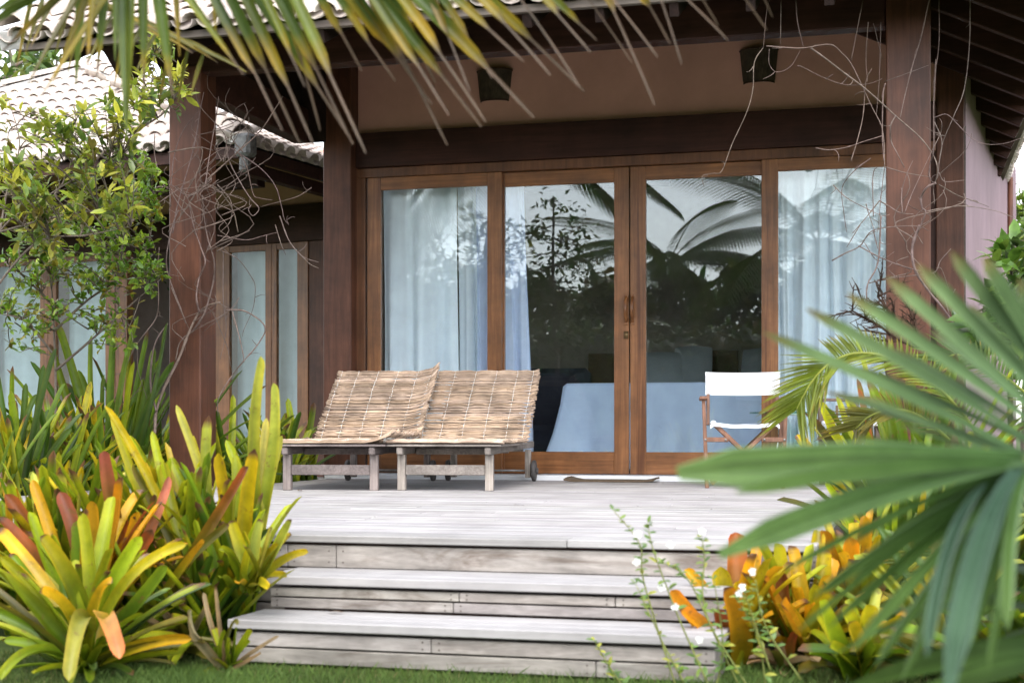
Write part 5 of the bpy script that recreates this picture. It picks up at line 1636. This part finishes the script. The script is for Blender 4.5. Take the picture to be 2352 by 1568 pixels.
left = [A([(1160,1567),(1200,1350),(1300,1000),(1350,720),(1370,620)]), A([(1150,1250),(1170,1050),(1230,880),(1330,750)]), A([(1390,1210),(1500,1110),(1600,1020),(1750,880),(1850,730),(1900,650)], .008),
 A([(1380,1260),(1400,1100),(1450,800),(1470,650)]), A([(1520,980),(1540,1080),(1600,1200),(1680,1330),(1740,1400),(1700,1450),(1670,1410),(1690,1375)]), A([(1450,1000),(1560,1000),(1650,1100),(1700,1300),(1740,1330),(1830,1345)]),
 A([(1560,1000),(1750,1130),(1850,1250),(1890,1380),(1910,1470),(1940,1510)]), A([(1130,1260),(1050,1260),(950,1340),(800,1440),(740,1540)]), A([(1130,1025),(1300,995),(1360,1010),(1330,1150),(1250,1300),(1200,1500)]),
 A([(1180,1250),(1260,1330),(1330,1560)]), A([(1350,1240),(1250,1400),(1130,1560)]), A([(1460,1240),(1550,1350),(1550,1480),(1480,1560)]), A([(2095,1260),(2000,1320),(1880,1355),(1750,1390)], .004),
 A([(1040,900),(1040,1040),(1080,1200),(1140,1270),(1300,1260),(1420,1240)]), A([(960,1160),(960,1080),(990,1000)], .004), A([(1150,1290),(1220,1400),(1320,1500),(1400,1560)]), A([(1420,1200),(1330,1290),(1250,1310),(1150,1240)]), A([(1600,1560),(1560,1400),(1450,1260),(1340,1240)]),
 A([(790,1570),(950,1440),(1100,1340),(1200,1270)], .005), A([(1370,1080),(1500,1000),(1640,1010)], .005), A([(1640,1010),(1800,1080),(1900,1200)], .0), 
 B([(1040,1400),(1050,1250),(1110,1080),(1200,900),(1270,720),(1330,600),(1400,540),(1480,520)], .013), B([(1340,590),(1320,480),(1340,350),(1380,250),(1350,150),(1300,0),(1270,-150)], .009), B([(1050,1250),(1015,1100),(1015,950),(1040,800),(1090,710),(1130,665)], .010),
 B([(1250,660),(1190,500),(1130,330),(1120,200),(1160,0),(1200,-100)], .006), B([(770,1180),(830,1000),(900,830),(980,720),(1050,620),(1065,500),(1060,300),(1070,150)], .007), B([(1290,720),(1370,600),(1430,400),(1440,250),(1400,100),(1380,0),(1360,-200)], .008),
 B([(1340,580),(1380,555),(1430,590),(1480,700),(1530,830),(1550,950)]), B([(1480,170),(1600,230),(1690,350),(1715,420),(1700,560),(1640,700),(1630,750)], .004), B([(1520,570),(1650,580),(1780,680),(1740,790),(1640,910),(1560,1010),(1470,1160),(1465,1280)], .006), B([(1560,580),(1600,720),(1630,850),(1640,920)], .005),
 B([(1480,110),(1600,70),(1680,38)], .005), B([(1460,70),(1650,100),(1760,75),(1860,50)], .004), B([(1850,0),(1890,130),(1920,200)], .004), B([(1880,-60),(1940,100),(2030,210),(2140,250)], .005), B([(2000,180),(2080,260),(2140,290)], .004), B([(920,830),(930,980),(990,1170)], .004), B([(840,1010),(780,1000),(720,1040),(690,1090)], .004),
 B([(1150,420),(1210,560),(1280,720)], .005), B([(770,1190),(860,1180),(940,1090),(960,1050)],.004), B([(1010,560),(1120,540),(1230,560)],.0), B([(1500,180),(1500,500),(1520,700),(1480,900)],.004)]
left = [s for s in left if s[5] > 0]
vine('leafless grey vine wound round the left veranda post', left, atD(355, 1000, tl), 251, nrand=[(390,430,510,600,tl,24),(400,640,480,860,tl,6),(470,300,560,420,tl,9)],
     leaves=[(522,700,7,(.18,.32,.03)),(505,780,3,(.10,.2,.03)),(548,870,6,(.18,.32,.03)),(548,825,5,(.16,.3,.03)),(480,205,7,(.12,.24,.03)),(395,530,3,(.05,.12,.03)),(410,575,3,(.05,.12,.03)),(525,230,3,(.5,.42,.02))], leafbox=tl-.03)
tr_ = 9.0
A = lambda pl, rad=.0055: (pl, 1548.1, 0, Kz, tr_, rad*.78)
B = lambda pl, rad=.0055: (pl, 1548.1, 516.8, Kz, tr_, rad*.8)
right = [A([(920,325),(1000,380),(1130,480),(1290,600),(1490,780),(1650,920),(1740,1040),(1770,1130),(1760,1220)], .008), A([(1760,1230),(1700,1260),(1660,1330),(1670,1400),(1690,1430),(1640,1560)], .013), A([(1720,-20),(1660,250),(1600,450),(1550,650),(1520,790)], .007),
 A([(1490,775),(1455,850),(1460,950),(1500,1030),(1550,1130)], .006), A([(1990,-20),(1985,300),(1950,600),(1880,780),(1800,980),(1770,1200)], .007), A([(600,320),(540,420),(530,600),(490,750),(390,970),(320,1150),(260,1165),(190,1185),(200,1250)], .005), A([(820,0),(830,150),(870,320)], .006), A([(620,310),(850,325),(1045,300),(1130,360),(1190,430),(1260,570),(1330,720),(1400,870),(1415,1090),(1405,1200),(1380,1430),(1370,1560)], .006),
 A([(1270,0),(1235,180),(1190,410)], .005), A([(830,445),(860,450),(1000,520),(1150,570),(1300,565),(1400,530)], .005), A([(1415,550),(1550,500),(1710,440)], .004), A([(955,995),(1040,1008),(1160,990),(1280,950),(1410,910)], .005), A([(1190,1080),(1230,950),(1270,780),(1290,550),(1330,460)], .005), A([(1410,1120),(1550,1160),(1720,1190)], .005),
 A([(1320,1065),(1220,1140),(1130,1260),(1140,1420),(1160,1560)]), A([(1740,1000),(1790,900),(1800,830),(1785,795)]), A([(1750,790),(1830,770),(1900,830),(2000,930),(2100,970),(2220,965),(2330,930)], .004), A([(1780,1240),(1900,1310),(2010,1350),(2115,1390)], .006), A([(1700,1420),(1800,1400),(1950,1385),(2150,1415),(2280,1460)], .005), A([(1780,1160),(1820,1220),(1950,1212)], .005),
 A([(1535,1430),(1530,1300),(1560,1180),(1605,1080)], .006), A([(1380,1350),(1450,1390),(1520,1430),(1610,1440)], .006), A([(640,330),(640,430),(690,485),(780,450),(850,340)], .004), A([(720,0),(715,300)], .004), A([(600,330),(620,100),(640,0)], .004), A([(1305,150),(1290,380),(1300,550)], .004), A([(1390,150),(1380,520),(1360,770)], .004), A([(1340,160),(1400,400)], .004),
 A([(1420,560),(1405,640),(1400,900),(1410,1080)], .008), A([(1760,400),(1745,700),(1745,1000),(1720,1100),(1720,1200),(1760,1235)], .007), A([(1750,820),(1800,950),(1780,1100)], .006), A([(1070,1245),(1160,1330),(1290,1400),(1400,1450),(1450,1440)], .004), A([(1290,1370),(1310,1440),(1350,1560)], .006), A([(1380,1350),(1300,1450),(1200,1567)], .006), A([(1340,1455),(1340,1160),(1410,1120)], .005), A([(1550,1430),(1600,1300),(1740,1000)], .004), A([(1780,0),(1780,300),(1740,580)], .005),
 B([(1650,0),(1600,150),(1620,300),(1700,430),(1800,550),(1870,650),(1885,700)], .013), B([(1390,-60),(1370,250),(1300,400),(1300,530),(1340,620),(1430,690)], .010), B([(1060,240),(1150,190),(1250,140),(1330,40),(1500,10),(1650,10),(1710,40)], .007), B([(1240,140),(1390,220),(1550,280),(1740,320),(1790,240),(1860,160)], .006), B([(1310,390),(1450,360),(1600,340),(1740,325)]), B([(1250,0),(1160,150)]), B([(1430,0),(1400,200),(1290,340),(1180,330)],.0), B([(1280,120),(1370,240),(1480,180)],.005), B([(1740,320),(1790,400),(1850,600)],.006), B([(1890,430),(1860,460),(1800,300),(1760,290)],.005), B([(1340,40),(1370,160)],.006)]
right = [s for s in right if s[5] > 0]
vine('bare vine trained up the right veranda post with looping tendrils', right, atD(2160, 760, tr_), 252, nrand=[(2010,420,2150,700,tr_,7)],
     leaves=[(2100,740,4,(.16,.26,.03)),(2205,745,4,(.10,.2,.03)),(1925,525,1,(.08,.05,.03))], leafbox=tr_-.05)
# brown thorny twig bush right
r = random.Random(261)
m = MB(); m.smooth = True
def grow(p, d, L, rad, dep):
    n = 5; P = [p]
    for i in range(n):
        d = (d + Vector((r.gauss(0,.10), r.gauss(0,.10), r.gauss(0,.08)))).normalized()
        P.append(P[-1] + d*L/n)
    m.tube(P, [rad*(1-.5*i/n) for i in range(n+1)], 5)
    if dep > 0:
        for q in P[1:]:
            for _ in range(2 if dep > 1 else 2):
                dd = (d + Vector((r.gauss(0,.6), r.gauss(0,.5), r.gauss(.05,.5)))).normalized()
                grow(q, dd, L*r.uniform(.3,.55), rad*.55, dep-1)
LFT = Vector((-C_, -S_, 0))
bt = atD(2110, 800, 7.9)
grow(atD(2110,1150,7.9), Vector((0,0,1)), .85, .014, 0)
grow(bt, (LFT*.6+Vector((0,0,.75))).normalized(), .36, .011, 2)
grow(bt, (LFT*.95+Vector((0,0,.35))).normalized(), .42, .010, 2)
grow(bt, (LFT*.2+Vector((0,0,.9))).normalized(), .26, .009, 2)
tag(m.build('twig_bush', M['twig'], None, gnd(2110,7.9)), 'leafless brown thorny twigs beside the right veranda post', 'shrub')

# ------------------------------------------------------------------ white flowered weeds before the right cluster
r = random.Random(271)
stems = [([(1560,1600),(1480,1340),(1470,1250),(1410,1172)], [(1540,1250)]), ([(1640,1600),(1560,1420),(1500,1260),(1488,1200)], [(1465,1226)]), ([(1440,1590),(1400,1530),(1365,1470)], []), ([(1700,1580),(1620,1400),(1618,1280),(1612,1232)], [(1612,1220)]),
 ([(1770,1540),(1730,1420),(1710,1360)], [(1705,1348),(1728,1312)]), ([(1720,1580),(1640,1450),(1580,1330),(1520,1290)], [(1520,1348),(1550,1393)]), ([(1760,1580),(1740,1460),(1690,1370)], [(1698,1362)]), ([(1640,1600),(1660,1480),(1640,1330)], [(1606,1468)]), ([(1590,1600),(1530,1490),(1460,1340)], [(1462,1290)]), ([(1840,1560),(1760,1440),(1735,1330)], [])]
wl_ = ['white flowered weed with tallest yellow green tip before the deck edge', 'white flowered weed stem rising from beside the second one to the deck edge', 'flowerless short weed sprig before the bottom step', 'weed with a white flower on top beside the red leaf', 'weed with two white flowers in front of the orange bromeliad', 'leaning weed with white flowers across the middle step', 'leafy weed with one flower low in the orange bromeliads', 'weed stem with low white flower at the grass', 'thin weed with yellowing tip before the middle steps', 'leafy flowerless weed between the orange and green bromeliads']
for (pl, fl), lab in zip(stems, wl_):
    tt = 4.45 + r.uniform(-.1,.12)
    P = smoothpath([atD(x, y, tt) for x, y in pl], 8)
    zb = P[0].z
    o = thing('flowering_weed', lab, 'flower', P[0])
    m = MB(); m.smooth = True
    m.tube(P, [.0034-.0022*i/len(P) for i in range(len(P))], 5, True, [(.26,.29,.08,1)]*len(P))
    m.build('stem', M['palm'], o)
    m = MB(); m.smooth = True
    for i in range(2, len(P)):
        s = i/len(P)
        if r.random() < .3: continue
        for k in range(3 if s > .8 else 2):
            c = r.choice(((.10,.19,.03),(.18,.27,.04),(.36,.37,.05),(.13,.23,.05)))
            d = Vector((r.gauss(0,1), r.gauss(0,.7), .35+r.gauss(0,.3)))
            Lq = .036*(1.1-.45*s)*r.uniform(.6,1.2)
            leafquad(m, P[i], d, Vector((r.gauss(0,.3),-.5,1)).normalized(), Lq, Lq*.42, c)
    m.build('leaves', M['shrub'], o)
    for (fx, fy) in fl:
        c = atD(fx, fy, tt-.02)
        m = MB()
        for k in range(5):
            a = k*1.2566 + r.random()
            d = Vector((C_,S_,0))*math.cos(a) + Vector((0,0,.8))*math.sin(a) - VIEW*.35
            leafquad(m, c, d, (-VIEW+Vector((0,0,.6))).normalized(), .014, .012, (.80,.81,.80))
        m.build('flower', M['flower'], o)

# ------------------------------------------------------------------ lawn
r = random.Random(281)
m = MB()
def blade(p, h, w, c):
    a = r.uniform(0,6.283); d = Vector((math.cos(a), math.sin(a), 0)); b = Vector((r.gauss(0,.4)*h, r.gauss(0,.4)*h, 0))
    m.add([p-d*w/2, p+d*w/2, p+b*.5+d*w*.3+Vector((0,0,h*.6)), p+b+Vector((0,0,h))], [(0,1,2),(0,2,3)], [(*c,1)]*4)
for i in range(42000):
    px = r.uniform(-80, 2430); t_ = r.uniform(4.1, 5.5) 
    p = gnd(px, t_)
    if SX0-.01 < p.x < SX1+.01 and p.y > Y2f: continue
    if p.y > DY0: continue
    pat = .5+.5*math.sin(p.x*5+1)*math.sin(p.y*7+2)
    c = mixc((.045,.085,.016), (.12,.155,.040), r.random()*.7+.3*pat)
    if r.random() < .06: c = (.24,.21,.09)
    blade(p, r.uniform(.010,.030)*(1.4 if r.random() < .08 else 1), .0032, c)
for i in range(9000):                 # longer tufts along the steps and under the plants
    px = r.choice((r.gauss(420,120), r.gauss(1640,120), r.uniform(300,1600)))
    t_ = r.uniform(4.5,5.05)
    p = gnd(px, t_)
    if p.y > Y2f-.01 and SX0-.01 < p.x < SX1+.01: continue
    blade(p, r.uniform(.02,.055), .0028, mixc((.05,.10,.02), (.12,.19,.04), r.random()))
tag(m.build('grass', M['grass'], None, gnd(1100, 4.8)), 'short green lawn grass at the foot of the steps', 'grass', None, 'stuff')

# ------------------------------------------------------------------ the garden behind the viewer, seen mirrored in the doors
def mir(px, py, D):                  # point that appears mirrored under that pixel, path length D from the lens
    p = atD(px, py, D)
    return Vector((p.x, 2*WY - p.y, p.z))
def coco(label, base, top, seed, nfr, L, droop=1.0):
    r = random.Random(seed)
    o = thing('coconut_palm', label, 'palm tree', base)
    m = MB(); m.smooth = True
    P = bez(base, base.lerp(top,.5)+Vector((r.uniform(-.3,.3), r.uniform(-.3,.3), 0)), top, 10)
    m.tube(P, [.15-.06*i/10 for i in range(11)], 8); m.build('trunk', M['bark'], o)
    for k in range(nfr):
        az = k*2.399 + r.random()*.4; el = r.uniform(-.3, 1.1)
        d = Vector((math.cos(az), math.sin(az), 0))
        m = MB()
        p1 = top + (d*math.cos(el)+Vector((0,0,math.sin(el))))*L*.5
        p2 = p1 + (d*math.cos(el-.9*droop)+Vector((0,0,math.sin(el-.9*droop))))*L*.6
        Q = bez(top, p1, p2, 26)
        m.smooth = True
        m.tube(Q, [.025-.02*i/26 for i in range(27)], 4, True, [(.14,.15,.04,1)]*27)
        m.smooth = False
        for i in range(3, 27):
            T = (Q[min(i+1,26)]-Q[i-1]).normalized()
            sd = T.cross(Vector((0,0,1))).normalized()
            ll = L*.24*math.sin(math.pi*(.12+.80*i/27))
            for h in (0, .5):
                for s in (-1,1):
                    c = tuple(x*r.uniform(.7,1.3) for x in (.07,.12,.02))
                    q0 = Q[i] + T*h*L/26
                    leaflet(m, q0, q0 + (sd*s*.75 + T*.55 + Vector((0,0,-.45*droop))).normalized()*ll, .05, c, tuple(x*1.2 for x in c), Vector((0,0,1)), .03, 4)
        m.build('frond', M['palm'], o)
    return o
def mgnd(px, D):
    p = mir(px, 985, D); p.z = 0; return p
coco('coconut palm on the garden side, mirrored in the right hand glass door', mgnd(1900, 30), mir(1880, 560, 30), 301, 17, 4.2)
coco('coconut palm in the garden whose fronds mirror in the left glass door', mgnd(770, 30), mir(780, 330, 30), 302, 15, 4.2)
coco('tall coconut palm farther off, mirrored at the top of the middle doors', mgnd(1120, 33), mir(1150, 330, 33), 303, 17, 4.4)
coco('distant coconut palm mirrored between the handles and the right door', mgnd(1540, 40), mir(1540, 600, 40), 304, 14, 3.6)
def mtree(label, px, D, top, bot, rx, seed, cols, leafL, cnt, per=9):
    r = random.Random(seed)
    base = mgnd(px, D)
    o = thing('tree', label, 'tree', base)
    br = MB(); br.smooth = True; lf = MB(); lf.smooth = True
    tp = mir(px, top, D)
    P = smoothpath([base, base.lerp(tp,.35)+Vector((.06,0,0)), base.lerp(tp,.7), tp], 6)
    br.tube(P, [.05*D/25*(1-.7*i/len(P)) for i in range(len(P))], 6)
    for k in range(cnt):
        an = r.uniform(0,6.28); q = math.sqrt(r.random())
        e = mir(px+rx*q*math.cos(an), (top+bot)/2+(bot-top)/2*q*math.sin(an), D + r.uniform(-1,1)*rx*D/F*.8)
        st = min(P[6:], key=lambda p: (p-e).length_squared+r.random()*.1)
        Q = bez(st, st.lerp(e,.5)+Vector((0,0,-.1)), e, 4)
        if k % 2 == 0: br.tube(Q, [.012,.01,.008,.006,.004], 4)
        for j in range(per):
            p = Q[2].lerp(Q[4], r.random()) + Vector((r.gauss(0,.08), r.gauss(0,.08), r.gauss(0,.08)))
            c = tuple(x*r.uniform(.6,1.3) for x in r.choice(cols))
            leafquad(lf, p, Vector((r.gauss(0,1), r.gauss(0,1), r.gauss(.1,.7))), Vector((r.gauss(0,.5), r.gauss(0,.5), 1)).normalized(), leafL*r.uniform(.7,1.2), leafL*.4, c)
    lf.build('crown', M['shrub'], o); br.build('trunk', M['bark'], o)
DG = [(.06,.105,.02),(.10,.16,.03),(.15,.21,.045),(.19,.22,.06)]
mtree('small leafy garden tree mirrored in the second glass door', 1270, 25, 450, 800, 130, 311, DG, .14, 110)
mt = [(780,38,640),(930,40,660),(1090,37,640),(1240,41,650),(1400,38,640),(1560,42,640),(1720,38,620),(1880,40,600),(2040,38,560)]
for i, (px, D, top) in enumerate(mt):
    mtree(['far tree of the garden edge mirrored at the left of the left door', 'far tree of the garden edge mirrored in the left curtain', 'far tree of the garden edge mirrored at the first mullion', 'far tree of the garden edge mirrored behind the small leafy tree', 'far tree of the garden edge mirrored at the door handles', 'far tree of the garden edge mirrored left in the right hand door', 'far tree of the garden edge mirrored beside the white chair', 'far tree of the garden edge mirrored in the far right curtain', 'far tree of the garden edge mirrored at the right post'][i], px, D, top-10, 985, 135, 320+i, DG, .42, 330, 8)

for i, (pa, pb, D, top, lab) in enumerate(((640, 1180, 34.0, 720, 'dark clipped hedge of the garden mirrored in the left glass door'), (1180, 1640, 34.5, 735, 'dark clipped hedge of the garden mirrored in the middle glass doors'), (1640, 2200, 34.0, 720, 'dark clipped hedge of the garden mirrored in the right glass doors'))):
    r = random.Random(400+i)
    A_, B_ = mgnd(pa, D), mgnd(pb, D)
    hz = mir(pa, top, D).z
    o = thing('hedge', lab, 'hedge', A_)
    m = MB()
    U_ = (B_-A_); L_ = U_.length; U_.normalize(); N_ = Vector((-U_.y, U_.x, 0))
    n = 24; rows = 5; vs = []
    for j in range(rows+1):
        for k in range(n+1):
            for sgn in (-1, 1):
                pass
    prof = [(-.55,0),(-.6,.5),(-.5,.85),(0,1),(.5,.85),(.6,.5),(.55,0)]
    for k in range(n+1):
        for (w_, h_) in prof:
            vs.append(A_ + U_*(L_*k/n) + N_*(w_*1.2*r.uniform(.85,1.1)) + Vector((0,0,h_*hz*r.uniform(.86,1.0)*.93)))
    Kp = len(prof)
    m.col = (.06,.095,.025)
    m.add(vs, [(k*Kp+q, k*Kp+q+1, (k+1)*Kp+q+1, (k+1)*Kp+q) for k in range(n) for q in range(Kp-1)])
    m.build('dark_core', M['shrub'], o)
    lf = MB(); lf.smooth = True
    for _ in range(2600):
        u_, w_ = r.random(), r.uniform(-.7,.7)
        hh = hz*(1-.2*abs(w_))*r.random()**.6
        pnt = A_ + U_*(L_*u_) + N_*w_*1.2 + Vector((0,0,hh))
        c = tuple(x*r.uniform(.6,1.4) for x in r.choice(DG))
        leafquad(lf, pnt, Vector((r.gauss(0,1), r.gauss(0,1), r.gauss(.2,.7))), Vector((r.gauss(0,.5), r.gauss(0,.5), 1)).normalized(), r.uniform(.15,.3), .1, c)
    lf.build('foliage', M['shrub'], o)

r = random.Random(431)
for (px, py, z_, lab, sz) in ((752,1408,.164,'small curled dead leaf lying on the lowest step',.07),(692,1128,DZ,'thin dry leaf on the deck at the left lounger foot',.09),(1180,1162,DZ,'tiny fallen leaf in the open middle of the deck',.04)):
    c = atZ(px, py, z_)
    m = MB(); m.smooth = True
    a = r.uniform(0,6.28)
    leafquad(m, c+Vector((0,0,.006)), Vector((math.cos(a), math.sin(a), .12)), Vector((0,0,1)), sz, sz*.32, (.14,.085,.05))
    tag(m.build('fallen_leaf', M['shrub'], None, c), lab, 'leaf')
